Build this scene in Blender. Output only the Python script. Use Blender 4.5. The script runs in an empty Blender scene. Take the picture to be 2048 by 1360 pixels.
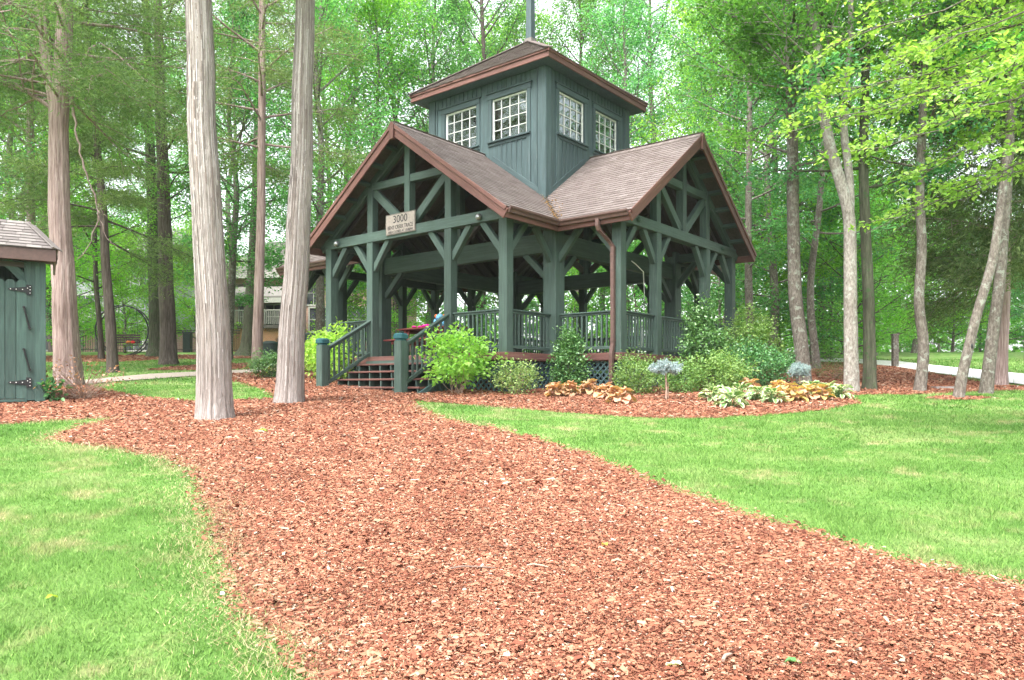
import bpy, math, random
import numpy as np
from mathutils import Vector, Matrix

# ------------------------------------------------------------------ camera, sky, sun, exposure
sc = bpy.context.scene
COL = sc.collection
R = math.radians
random.seed(11)
rng = np.random.default_rng(11)
F = 1515.0                                   # focal length in pixels of the 2048 px wide photograph
HZ = 775.0                                   # its horizon row

cd = bpy.data.cameras.new('camera')
cam = bpy.data.objects.new('camera', cd)
COL.objects.link(cam)
cam.location = (0, 0, 0)                     # eye level is z = 0, the ground lies below it
cam.rotation_euler = (R(90), 0, 0)
cd.sensor_width = 36
cd.lens = 36 * F / 2048
cd.shift_y = (HZ - 680) / 2048
cd.clip_start = 0.05
cd.clip_end = 1500
sc.camera = cam

SUN_EL, SUN_AZ = 58, 215                     # azimuth clockwise from +Y: behind the camera, to its left
w = bpy.data.worlds.new('World')
sc.world = w
w.use_nodes = True
nt = w.node_tree
bg = nt.nodes['Background']
sky = nt.nodes.new('ShaderNodeTexSky')
sky.sky_type = 'NISHITA'
sky.sun_disc = False
sky.sun_elevation = R(SUN_EL)
sky.sun_rotation = R(SUN_AZ)
sky.air_density = 1.0
sky.dust_density = 4.0
sky.ozone_density = 1.0
hs = nt.nodes.new('ShaderNodeHueSaturation')  # overcast: the same sky, whitened
hs.inputs['Saturation'].default_value = 0.22
nt.links.new(sky.outputs[0], hs.inputs['Color'])
nt.links.new(hs.outputs[0], bg.inputs[0])
bg.inputs[1].default_value = 0.15

sd = bpy.data.lights.new('sun', 'SUN')
sun = bpy.data.objects.new('sun', sd)
COL.objects.link(sun)
sd.energy = 1.25
sd.angle = R(28)
sd.color = (1.0, 0.96, 0.9)
az = R(SUN_AZ)
sdir = Vector((math.sin(az) * math.cos(R(SUN_EL)), math.cos(az) * math.cos(R(SUN_EL)), math.sin(R(SUN_EL))))
sun.rotation_euler = sdir.to_track_quat('Z', 'Y').to_euler()
sun.location = sdir * 60

vs = sc.view_settings
vs.view_transform = 'Standard'
vs.look = 'None'
HAZE = 0.00035
vs.exposure = 2.28
vs.gamma = 1
vs.use_curve_mapping = False
cy = sc.cycles
cy.max_bounces = 10
cy.diffuse_bounces = 8
cy.glossy_bounces = 3
cy.transmission_bounces = 6
cy.transparent_max_bounces = 8
cy.use_denoising = True
cy.use_adaptive_sampling = True
cy.adaptive_threshold = 0.012

# ------------------------------------------------------------------ helpers
def gz0(x, y):
    """the sloping lawn: rises away from the camera"""
    y = np.asarray(y, float)
    z = -1.45 + 0.08 * np.minimum(y, 44)
    return z + 0.03 * np.clip(y - 44, 0, 60)

PC = np.array((0.547, 22.40))                # centre of the pavilion
PA = R(51.0)
UX = np.array((math.cos(PA), math.sin(PA)))
VX = np.array((-math.sin(PA), math.cos(PA)))

def gz(x, y):
    x = np.asarray(x, float)
    y = np.asarray(y, float)
    z = gz0(x, y)
    dx, dy = x - PC[0], y - PC[1]
    u = dx * UX[0] + dy * UX[1]
    v = dx * VX[0] + dy * VX[1]
    du = np.maximum(np.abs(u) - 5.2, 0)
    dv = np.maximum(np.maximum(v - 7.4, -5.2 - v), 0)
    k = np.clip(1 - np.hypot(du, dv) / 1.6, 0, 1)
    k = k * k * (3 - 2 * k)
    return z * (1 - k) + np.minimum(z, 0.45) * k

def gp(px, py):
    """ground point seen at a pixel of the 2048 x 1360 photograph (on the lawn's slope)"""
    d = 1.45 * F / (py - HZ + 0.08 * F)
    x = (px - 1024) / F * d
    return np.array((x, d, -1.45 + 0.08 * d))

def pd(px, py, d):
    return np.array(((px - 1024) / F * d, d, (HZ - py) / F * d))

def tag(o, label=None, cat=None, group=None, kind=None):
    if label: o['label'] = label
    if cat: o['category'] = cat
    if group: o['group'] = group
    if kind: o['kind'] = kind
    return o

def empty(name, loc=(0, 0, 0), rz=0, parent=None):
    o = bpy.data.objects.new(name, None)
    COL.objects.link(o)
    o.empty_display_size = 0.2
    o.location = Vector([float(c) for c in loc])
    o.rotation_euler = (0, 0, rz)
    if parent: o.parent = parent
    return o

def link(name, me, parent=None):
    o = bpy.data.objects.new(name, me)
    COL.objects.link(o)
    if parent: o.parent = parent
    return o

def mesh_np(name, V, Fc, mat, smooth=False):
    """V (n,3), Fc (m,k) all faces of one size"""
    V = np.ascontiguousarray(V, np.float32)
    Fc = np.ascontiguousarray(Fc, np.int32)
    me = bpy.data.meshes.new(name)
    me.vertices.add(len(V))
    me.vertices.foreach_set('co', V.ravel())
    m, k = Fc.shape
    me.loops.add(m * k)
    me.loops.foreach_set('vertex_index', Fc.ravel())
    me.polygons.add(m)
    me.polygons.foreach_set('loop_start', np.arange(0, m * k, k, dtype=np.int32))
    if smooth:
        me.polygons.foreach_set('use_smooth', np.ones(m, bool))
    for mm in (mat if isinstance(mat, (list, tuple)) else [mat]):
        me.materials.append(mm)
    me.update(calc_edges=True)
    return me

class MB:
    """collects boxes, tubes, prisms; builds ONE mesh object"""
    def __init__(s):
        s.v, s.f, s.m, s.sm = [], [], [], []
    def add(s, verts, faces, mi=0, smooth=False):
        b = len(s.v)
        s.v.extend([tuple(map(float, p)) for p in verts])
        for f in faces:
            s.f.append([i + b for i in f])
            s.m.append(mi)
            s.sm.append(smooth)
    def box(s, c, size, rot=None, mi=0):
        hx, hy, hz = size[0] / 2, size[1] / 2, size[2] / 2
        P = [Vector((x, y, z)) for z in (-hz, hz) for y in (-hy, hy) for x in (-hx, hx)]
        if rot is not None: P = [rot @ p for p in P]
        c = Vector(c)
        s.add([p + c for p in P], [(0, 2, 3, 1), (4, 5, 7, 6), (0, 1, 5, 4), (2, 6, 7, 3), (0, 4, 6, 2), (1, 3, 7, 5)], mi)
    def bar(s, p0, p1, wd, h, up=(0, 0, 1), mi=0):
        p0, p1 = Vector(p0), Vector(p1)
        s.box((p0 + p1) / 2, (wd, h, (p1 - p0).length), frame(p1 - p0, up), mi)
    def tube(s, pts, rad, n=6, cap=True, mi=0, smooth=True):
        V, Fq = tube_np(np.array(pts, float), np.array(rad, float) * np.ones(len(pts)), n)
        s.add(V, Fq.tolist(), mi, smooth)
        if cap:
            k = len(pts)
            s.add(V[:n], [list(range(n))[::-1]], mi)
            s.add(V[(k - 1) * n:], [list(range(n))], mi)
    def ball(s, c, r, nu=10, nv=7, mi=0, rot=None):
        r = np.array(r, float) * np.ones(3)
        V, Fa = [], []
        for i in range(nv + 1):
            th = math.pi * i / nv
            for j in range(nu):
                ph = 2 * math.pi * j / nu
                p = Vector((r[0] * math.sin(th) * math.cos(ph), r[1] * math.sin(th) * math.sin(ph), r[2] * math.cos(th)))
                if rot is not None: p = rot @ p
                V.append(p + Vector(c))
        for i in range(nv):
            for j in range(nu):
                a, b = i * nu + j, i * nu + (j + 1) % nu
                Fa.append((a, a + nu, b + nu, b))
        s.add(V, Fa, mi, True)
    def poly_prism(s, pts, dz, mi=0):
        """pts: outline (3-D), dz: extrusion vector"""
        n = len(pts)
        P = [Vector(p) for p in pts] + [Vector(p) + Vector(dz) for p in pts]
        Fa = [list(range(n))[::-1], list(range(n, 2 * n))] + [[i, (i + 1) % n, n + (i + 1) % n, n + i] for i in range(n)]
        s.add(P, Fa, mi)
    def mesh(s, name, mats):
        me = bpy.data.meshes.new(name)
        me.from_pydata(s.v, [], s.f)
        for m in (mats if isinstance(mats, (list, tuple)) else [mats]): me.materials.append(m)
        me.polygons.foreach_set('material_index', s.m)
        me.polygons.foreach_set('use_smooth', s.sm)
        me.update()
        return me
    def build(s, name, mats, parent=None):
        return link(name, s.mesh(name, mats), parent)

def frame(d, up=(0, 0, 1)):
    """rotation whose z is along d and whose y is as near up as it can be"""
    z = Vector(d).normalized()
    y = Vector(up)
    y = y - z * y.dot(z)
    if y.length < 1e-4:
        y = Vector((0, 1, 0)) - z * z.y
        if y.length < 1e-4: y = Vector((1, 0, 0)) - z * z.x
    y.normalize()
    x = y.cross(z)
    return Matrix((x, y, z)).transposed()

def tube_np(P, rad, n):
    k = len(P)
    T = np.gradient(P, axis=0)
    T /= np.linalg.norm(T, axis=1)[:, None] + 1e-9
    ref = np.array((0., 0., 1.)) if abs(T[0, 2]) < 0.8 else np.array((1., 0., 0.))
    A = np.cross(T, ref)
    A /= np.linalg.norm(A, axis=1)[:, None] + 1e-9
    B = np.cross(T, A)
    an = np.arange(n) * 2 * np.pi / n
    V = (P[:, None, :] + rad[:, None, None] * (np.cos(an)[None, :, None] * A[:, None, :] + np.sin(an)[None, :, None] * B[:, None, :])).reshape(-1, 3)
    i = np.arange(k - 1)[:, None] * n
    j = np.arange(n)[None, :]
    j2 = (j + 1) % n
    Fq = np.stack([i + j, i + j2, i + n + j2, i + n + j], -1).reshape(-1, 4)
    return V, Fq

_beams = {}
def beam(parent, name, p0, p1, wd, h, mat, up=(0, 0, 1), ch=0.008):
    """a chamfered timber whose own z runs along its grain; alike timbers share their mesh"""
    p0, p1 = Vector([float(c) for c in p0]), Vector([float(c) for c in p1])
    L = (p1 - p0).length
    key = (round(wd, 4), round(h, 4), round(L, 3), mat.name)
    me = _beams.get(key)
    if me is None:
        a, b, c = wd / 2, h / 2, min(ch, wd / 5, h / 5)
        ring = [(a - c, -b), (a, -b + c), (a, b - c), (a - c, b), (-a + c, b), (-a, b - c), (-a, -b + c), (-a + c, -b)]
        V = [(x, y, -L / 2) for x, y in ring] + [(x, y, L / 2) for x, y in ring]
        Fa = [list(range(8))[::-1], list(range(8, 16))] + [[i, (i + 1) % 8, 8 + (i + 1) % 8, 8 + i] for i in range(8)]
        me = bpy.data.meshes.new(name)
        me.from_pydata(V, [], Fa)
        me.materials.append(mat)
        _beams[key] = me
    o = link(name, me, parent)
    M = frame(p1 - p0, up).to_4x4()
    M.translation = (p0 + p1) / 2
    o.matrix_local = M
    return o

def copy_tree(o, parent=None):
    c = o.copy()
    COL.objects.link(c)
    c.parent = parent
    for ch in [x for x in KIDS.get(o.name, [])]:
        copy_tree(ch, c)
    return c
KIDS = {}

# ------------------------------------------------------------------ materials
def newmat(name):
    m = bpy.data.materials.new(name)
    m.use_nodes = True
    t = m.node_tree
    return m, t, t.nodes['Principled BSDF'], t.nodes, t.links

def ramp(N, stops):
    r = N.new('ShaderNodeValToRGB')
    e = r.color_ramp.elements
    while len(e) < len(stops): e.new(0.5)
    for el, (p, c) in zip(e, stops):
        el.position = p
        el.color = (*c, 1)
    return r

def noise(N, Lk, scale=5, detail=4, rough=0.55, vec=None, stretch=None, coord='Object'):
    n = N.new('ShaderNodeTexNoise')
    n.inputs['Scale'].default_value = scale
    n.inputs['Detail'].default_value = detail
    n.inputs['Roughness'].default_value = rough
    tc = N.new('ShaderNodeTexCoord')
    if stretch:
        mp = N.new('ShaderNodeMapping')
        mp.inputs['Scale'].default_value = stretch
        Lk.new(tc.outputs[coord], mp.inputs[0])
        Lk.new(mp.outputs[0], n.inputs['Vector'])
    else:
        Lk.new(tc.outputs[coord], n.inputs['Vector'])
    return n

def mixc(N, Lk, a, b, fac, mode='MIX'):
    m = N.new('ShaderNodeMix')
    m.data_type = 'RGBA'
    m.blend_type = mode
    for sock, val in ((m.inputs[6], a), (m.inputs[7], b)):
        if hasattr(val, 'links') or hasattr(val, 'is_linked'): Lk.new(val, sock)
        else: sock.default_value = (*val, 1)
    if isinstance(fac, (int, float)): m.inputs[0].default_value = fac
    else: Lk.new(fac, m.inputs[0])
    return m.outputs[2]

def bump(N, Lk, B, h, strength, dist):
    b = N.new('ShaderNodeBump')
    b.inputs['Strength'].default_value = strength
    b.inputs['Distance'].default_value = dist
    Lk.new(h, b.inputs['Height'])
    Lk.new(b.outputs[0], B.inputs['Normal'])

def simple(name, c, rough=0.6, metal=0.0, spec=0.4):
    m, t, B, N, Lk = newmat(name)
    n = noise(N, Lk, 14, 5)
    r = ramp(N, [(0.3, tuple(x * 0.8 for x in c)), (0.7, tuple(min(1, x * 1.15) for x in c))])
    Lk.new(n.outputs[0], r.inputs[0])
    Lk.new(r.outputs[0], B.inputs['Base Color'])
    B.inputs['Roughness'].default_value = rough
    B.inputs['Metallic'].default_value = metal
    B.inputs['Specular IOR Level'].default_value = spec
    return m

def painted_wood(name, c, c2, worn, rough=0.6):
    """rough-sawn painted timber, grain along the piece's own z"""
    m, t, B, N, Lk = newmat(name)
    g = noise(N, Lk, 1.0, 6, 0.65, stretch=(55, 55, 2.2))
    saw = noise(N, Lk, 1.0, 2, 0.5, stretch=(3, 3, 70))
    big = noise(N, Lk, 1.6, 3)
    r = ramp(N, [(0.25, c), (0.75, c2)])
    Lk.new(big.outputs[0], r.inputs[0])
    oi = N.new('ShaderNodeObjectInfo')
    hv = N.new('ShaderNodeHueSaturation')
    mr = N.new('ShaderNodeMapRange')
    mr.inputs['To Min'].default_value = 0.85
    mr.inputs['To Max'].default_value = 1.15
    Lk.new(oi.outputs['Random'], mr.inputs[0])
    Lk.new(mr.outputs[0], hv.inputs['Value'])
    Lk.new(r.outputs[0], hv.inputs['Color'])
    gr = ramp(N, [(0.3, (0.62, 0.62, 0.62)), (0.62, (1.1, 1.1, 1.1))])
    Lk.new(g.outputs[0], gr.inputs[0])
    g2 = noise(N, Lk, 1.0, 5, 0.6, stretch=(16, 16, 1.1))
    gr2 = ramp(N, [(0.32, (0.7, 0.7, 0.7)), (0.65, (1.12, 1.12, 1.12))])
    Lk.new(g2.outputs[0], gr2.inputs[0])
    col = mixc(N, Lk, hv.outputs[0], gr.outputs[0], 0.75, 'MULTIPLY')
    col = mixc(N, Lk, col, gr2.outputs[0], 0.8, 'MULTIPLY')
    wr = ramp(N, [(0.62, (0, 0, 0)), (0.74, (0.8, 0.8, 0.8))])
    w2 = noise(N, Lk, 1.0, 6, 0.7, stretch=(20, 20, 1.5))
    Lk.new(w2.outputs[0], wr.inputs[0])
    col = mixc(N, Lk, col, worn, wr.outputs[0])
    Lk.new(col, B.inputs['Base Color'])
    B.inputs['Roughness'].default_value = rough
    B.inputs['Specular IOR Level'].default_value = 0.35
    ad = N.new('ShaderNodeMath')
    ad.operation = 'ADD'
    Lk.new(g.outputs[0], ad.inputs[0])
    Lk.new(saw.outputs[0], ad.inputs[1])
    bump(N, Lk, B, ad.outputs[0], 0.5, 0.006)
    return m

def island_mat(name, stops, rough=0.85, objrand=0.0, nscale=0, spec=0.25, bumpd=0, patch=False):
    """every loose piece its own tone"""
    m, t, B, N, Lk = newmat(name)
    g = N.new('ShaderNodeNewGeometry')
    oi = N.new('ShaderNodeObjectInfo')
    ad = N.new('ShaderNodeMath')
    ad.operation = 'ADD'
    Lk.new(g.outputs['Random Per Island'], ad.inputs[0])
    ml = N.new('ShaderNodeMath')
    ml.operation = 'MULTIPLY'
    ml.inputs[1].default_value = 7.31
    Lk.new(oi.outputs['Random'], ml.inputs[0])
    Lk.new(ml.outputs[0], ad.inputs[1])
    fr = N.new('ShaderNodeMath')
    fr.operation = 'FRACT'
    Lk.new(ad.outputs[0], fr.inputs[0])
    r = ramp(N, stops)
    Lk.new(fr.outputs[0], r.inputs[0])
    c = r.outputs[0]
    if patch:
        pn = noise(N, Lk, 1.1, 4, 0.6)
        pr = ramp(N, [(0.3, (0.78, 0.74, 0.72)), (0.5, (1, 1, 1)), (0.68, (1.15, 1.18, 1.2))])
        Lk.new(pn.outputs[0], pr.inputs[0])
        c = mixc(N, Lk, c, pr.outputs[0], 1.0, 'MULTIPLY')
    if nscale:
        n = noise(N, Lk, nscale, 5, 0.7)
        rr = ramp(N, [(0.3, (0.7, 0.7, 0.7)), (0.7, (1.15, 1.15, 1.15))])
        Lk.new(n.outputs[0], rr.inputs[0])
        c = mixc(N, Lk, c, rr.outputs[0], 0.7, 'MULTIPLY')
        if bumpd: bump(N, Lk, B, n.outputs[0], 0.5, bumpd)
    Lk.new(c, B.inputs['Base Color'])
    B.inputs['Roughness'].default_value = rough
    B.inputs['Specular IOR Level'].default_value = spec
    return m

def leafmat(name, dark, light, trans=0.45, ovar=0.25, rough=0.5, spec=0.3):
    m, t, B, N, Lk = newmat(name)
    g = N.new('ShaderNodeNewGeometry')
    r = ramp(N, [(0.0, dark), (0.55, tuple((a + b) / 2 for a, b in zip(dark, light))), (1.0, light)])
    Lk.new(g.outputs['Random Per Island'], r.inputs[0])
    oi = N.new('ShaderNodeObjectInfo')
    hv = N.new('ShaderNodeHueSaturation')
    mr = N.new('ShaderNodeMapRange')
    mr.inputs['To Min'].default_value = 1 - ovar
    mr.inputs['To Max'].default_value = 1 + ovar
    Lk.new(oi.outputs['Random'], mr.inputs[0])
    Lk.new(mr.outputs[0], hv.inputs['Value'])
    mh = N.new('ShaderNodeMapRange')
    mh.inputs['To Min'].default_value = 0.485
    mh.inputs['To Max'].default_value = 0.52
    m2 = N.new('ShaderNodeMath')
    m2.operation = 'MULTIPLY'
    m2.inputs[1].default_value = 5.7
    fr = N.new('ShaderNodeMath')
    fr.operation = 'FRACT'
    Lk.new(oi.outputs['Random'], m2.inputs[0])
    Lk.new(m2.outputs[0], fr.inputs[0])
    Lk.new(fr.outputs[0], mh.inputs[0])
    Lk.new(mh.outputs[0], hv.inputs['Hue'])
    Lk.new(r.outputs[0], hv.inputs['Color'])
    Lk.new(hv.outputs[0], B.inputs['Base Color'])
    B.inputs['Roughness'].default_value = rough
    B.inputs['Specular IOR Level'].default_value = spec
    tr = N.new('ShaderNodeBsdfTranslucent')
    tc = mixc(N, Lk, hv.outputs[0], (1.25, 1.35, 0.6), 1.0, 'MULTIPLY')
    Lk.new(tc, tr.inputs[0])
    mx = N.new('ShaderNodeMixShader')
    mx.inputs[0].default_value = trans
    Lk.new(B.outputs[0], mx.inputs[1])
    Lk.new(tr.outputs[0], mx.inputs[2])
    Lk.new(mx.outputs[0], N['Material Output'].inputs[0])
    return m

def barkmat(name, cs, stretch, rough=0.9, bd=0.02, lich=None):
    m, t, B, N, Lk = newmat(name)
    g = noise(N, Lk, 1.0, 7, 0.68, stretch=stretch)
    r = ramp(N, [(0.3, cs[0]), (0.5, cs[1]), (0.68, cs[2])])
    Lk.new(g.outputs[0], r.inputs[0])
    big = noise(N, Lk, 0.8, 3)
    rb = ramp(N, [(0.35, (0.75, 0.72, 0.7)), (0.65, (1.15, 1.15, 1.15))])
    Lk.new(big.outputs[0], rb.inputs[0])
    c = mixc(N, Lk, r.outputs[0], rb.outputs[0], 0.8, 'MULTIPLY')
    if lich:
        ln = noise(N, Lk, 7, 5, 0.7)
        lr = ramp(N, [(0.56, (0, 0, 0)), (0.62, (1, 1, 1))])
        Lk.new(ln.outputs[0], lr.inputs[0])
        c = mixc(N, Lk, c, lich, lr.outputs[0])
    Lk.new(c, B.inputs['Base Color'])
    B.inputs['Roughness'].default_value = rough
    B.inputs['Specular IOR Level'].default_value = 0.2
    bump(N, Lk, B, g.outputs[0], 0.8, bd)
    return m

M = {}
M['green'] = painted_wood('green_paint', (0.048, 0.081, 0.066), (0.063, 0.100, 0.083), (0.17, 0.20, 0.18))
M['teal'] = painted_wood('teal_paint', (0.012, 0.075, 0.085), (0.02, 0.095, 0.105), (0.1, 0.16, 0.16))
M['slate'] = painted_wood('slate_green_paint', (0.048, 0.079, 0.083), (0.061, 0.096, 0.099), (0.15, 0.17, 0.17))
M['red'] = painted_wood('red_brown_paint', (0.138, 0.064, 0.053), (0.17, 0.080, 0.066), (0.3, 0.2, 0.16))
M['gutter'] = simple('gutter_brown', (0.095, 0.055, 0.046), 0.45)
M['darkwood'] = painted_wood('dark_roof_boards', (0.055, 0.05, 0.045), (0.085, 0.075, 0.065), (0.1, 0.09, 0.08))
M['tread'] = painted_wood('stair_brown', (0.12, 0.055, 0.045), (0.16, 0.075, 0.06), (0.22, 0.17, 0.15))
M['shingle'] = island_mat('shingle', [(0.0, (0.125, 0.10, 0.092)), (0.2, (0.150, 0.123, 0.114)), (0.8, (0.170, 0.141, 0.132)), (1.0, (0.195, 0.165, 0.156))], 0.95, nscale=60, bumpd=0.004)
M['shingle_grey'] = island_mat('shingle_grey', [(0.0, (0.12, 0.105, 0.10)), (0.5, (0.165, 0.148, 0.14)), (1.0, (0.21, 0.19, 0.18))], 0.95, nscale=60, bumpd=0.004)
M['white'] = simple('white_paint', (0.78, 0.78, 0.76), 0.5)
M['black'] = simple('black_metal', (0.02, 0.021, 0.022), 0.45, 0.3)
M['steel'] = simple('dull_steel', (0.35, 0.36, 0.37), 0.4, 0.8)
M['sign'] = simple('sign_cream', (0.27, 0.235, 0.205), 0.5)
M['ink'] = simple('sign_ink', (0.018, 0.018, 0.018), 0.6)

def glassmat():
    m, t, B, N, Lk = newmat('window_glass')
    N.remove(B)
    gl = N.new('ShaderNodeBsdfGlossy')
    gl.inputs['Roughness'].default_value = 0.03
    gl.inputs['Color'].default_value = (0.85, 0.97, 0.95, 1)
    tr = N.new('ShaderNodeBsdfTransparent')
    tr.inputs[0].default_value = (0.78, 0.86, 0.84, 1)
    fr = N.new('ShaderNodeFresnel')
    fr.inputs[0].default_value = 2.7
    wn = noise(N, Lk, 2.2, 2)
    b = N.new('ShaderNodeBump')
    b.inputs['Strength'].default_value = 0.12
    b.inputs['Distance'].default_value = 0.02
    Lk.new(wn.outputs[0], b.inputs['Height'])
    Lk.new(b.outputs[0], gl.inputs['Normal'])
    mx = N.new('ShaderNodeMixShader')
    Lk.new(fr.outputs[0], mx.inputs[0])
    Lk.new(tr.outputs[0], mx.inputs[1])
    Lk.new(gl.outputs[0], mx.inputs[2])
    Lk.new(mx.outputs[0], N['Material Output'].inputs[0])
    return m
M['glass'] = glassmat()

M['cedar_bark'] = barkmat('cedar_bark', [(0.14, 0.115, 0.10), (0.30, 0.265, 0.245), (0.43, 0.395, 0.375)], (70, 70, 3.0), bd=0.045)
M['red_cedar_bark'] = barkmat('red_cedar_bark', [(0.10, 0.065, 0.052), (0.27, 0.20, 0.18), (0.42, 0.35, 0.32)], (40, 40, 1.3), bd=0.03)
M['grey_bark'] = barkmat('grey_bark', [(0.06, 0.05, 0.04), (0.135, 0.118, 0.10), (0.23, 0.21, 0.185)], (26, 26, 10), bd=0.025, lich=(0.22, 0.235, 0.195))
M['pale_bark'] = barkmat('pale_bark', [(0.10, 0.085, 0.07), (0.23, 0.21, 0.185), (0.36, 0.34, 0.31)], (26, 26, 10), bd=0.025, lich=(0.31, 0.32, 0.28))
M['dark_bark'] = barkmat('dark_bark', [(0.035, 0.028, 0.024), (0.085, 0.068, 0.058), (0.15, 0.125, 0.11)], (22, 22, 2.2), bd=0.03)
M['mossy_bark'] = barkmat('mossy_bark', [(0.03, 0.032, 0.022), (0.07, 0.075, 0.05), (0.12, 0.125, 0.085)], (18, 18, 2.2), bd=0.03, lich=(0.05, 0.09, 0.035))
M['bark_strip'] = island_mat('bark_strip', [(0.0, (0.17, 0.135, 0.115)), (0.3, (0.27, 0.235, 0.215)), (0.8, (0.38, 0.345, 0.325)), (1.0, (0.44, 0.41, 0.39))], 0.95, nscale=30)
M['twig'] = simple('twig_brown', (0.17, 0.12, 0.095), 0.85)
M['palewig'] = simple('dry_twig', (0.36, 0.25, 0.19), 0.85)

M['leaf_mid'] = leafmat('leaf_mid', (0.075, 0.22, 0.055), (0.175, 0.4, 0.105), 0.55, 0.25, 0.6, 0.1)
M['leaf_cool'] = leafmat('leaf_cool', (0.07, 0.22, 0.09), (0.17, 0.4, 0.17), 0.55, 0.25, 0.6, 0.1)
M['leaf_warm'] = leafmat('leaf_warm', (0.12, 0.3, 0.045), (0.26, 0.48, 0.09), 0.6, 0.2, 0.6, 0.1)
M['leaf_lime'] = leafmat('leaf_lime', (0.13, 0.27, 0.05), (0.38, 0.53, 0.15), 0.52, 0.05)
M['leaf_cedar'] = leafmat('leaf_cedar', (0.085, 0.15, 0.055), (0.23, 0.335, 0.13), 0.4, 0.15, 0.7, 0.1)
M['leaf_cedar_dark'] = leafmat('leaf_cedar_dark', (0.055, 0.11, 0.045), (0.17, 0.24, 0.1), 0.35, 0.1, 0.7, 0.1)
M['leaf_shrub'] = leafmat('leaf_shrub', (0.24, 0.44, 0.07), (0.42, 0.62, 0.15), 0.5, 0.05)
M['leaf_holly'] = leafmat('leaf_holly', (0.04, 0.13, 0.04), (0.15, 0.31, 0.1), 0.25, 0.05, 0.3, 0.5)
M['leaf_box'] = leafmat('leaf_box', (0.1, 0.22, 0.06), (0.27, 0.42, 0.13), 0.35, 0.1, 0.4)
M['leaf_vari'] = leafmat('leaf_vari', (0.13, 0.24, 0.07), (0.4, 0.5, 0.2), 0.35, 0.05)
M['leaf_spruce'] = leafmat('leaf_spruce', (0.18, 0.26, 0.27), (0.42, 0.51, 0.52), 0.15, 0.05)
M['leaf_hosta'] = leafmat('leaf_hosta', (0.10, 0.21, 0.07), (0.17, 0.30, 0.11), 0.3, 0.12)
M['leaf_cream'] = leafmat('leaf_cream', (0.52, 0.56, 0.36), (0.68, 0.70, 0.50), 0.3, 0.05)
M['leaf_heuchera'] = leafmat('leaf_heuchera', (0.4, 0.19, 0.11), (0.66, 0.42, 0.27), 0.3, 0.2)
M['leaf_heuchera_gold'] = leafmat('leaf_heuchera_gold', (0.42, 0.26, 0.09), (0.62, 0.48, 0.2), 0.3, 0.2)
M['leaf_dry'] = leafmat('leaf_dry', (0.28, 0.15, 0.08), (0.5, 0.32, 0.2), 0.3)
M['leaf_yellow'] = leafmat('leaf_yellow', (0.35, 0.42, 0.03), (0.5, 0.55, 0.08), 0.35)

MULCH = [(p_, tuple(k_ * x_ for k_, x_ in zip((0.84, 0.92, 0.92), c_))) for p_, c_ in [(0.0, (0.10, 0.028, 0.016)), (0.2, (0.20, 0.062, 0.036)), (0.5, (0.31, 0.110, 0.062)), (0.8, (0.39, 0.165, 0.098)), (0.94, (0.45, 0.235, 0.15)), (0.985, (0.48, 0.34, 0.25)), (1.0, (0.52, 0.42, 0.35))]]
M['chip'] = island_mat('bark_chip', MULCH, 0.9, nscale=45, patch=True)

def mulch_base():
    m, t, B, N, Lk = newmat('mulch_soil')
    v = N.new('ShaderNodeTexVoronoi')
    v.inputs['Scale'].default_value = 26
    tc = N.new('ShaderNodeTexCoord')
    mp = N.new('ShaderNodeMapping')
    mp.inputs['Scale'].default_value = (0.7, 1.4, 1)
    Lk.new(tc.outputs['Object'], mp.inputs[0])
    wp = N.new('ShaderNodeTexNoise')
    wp.inputs['Scale'].default_value = 9
    Lk.new(mp.outputs[0], wp.inputs['Vector'])
    va = N.new('ShaderNodeVectorMath')
    va.operation = 'MULTIPLY_ADD'
    va.inputs[1].default_value = (0.25, 0.25, 0.25)
    Lk.new(wp.outputs['Color'], va.inputs[0])
    Lk.new(mp.outputs[0], va.inputs[2])
    Lk.new(va.outputs[0], v.inputs['Vector'])
    sep = N.new('ShaderNodeSeparateColor')
    Lk.new(v.outputs['Color'], sep.inputs[0])
    r = ramp(N, [(a, tuple(x * 0.8 for x in c)) for a, c in MULCH])
    Lk.new(sep.outputs[0], r.inputs[0])
    Lk.new(r.outputs[0], B.inputs['Base Color'])
    B.inputs['Roughness'].default_value = 0.95
    B.inputs['Specular IOR Level'].default_value = 0.1
    bump(N, Lk, B, sep.outputs[1], 0.9, 0.02)
    return m
M['mulch'] = mulch_base()

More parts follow.
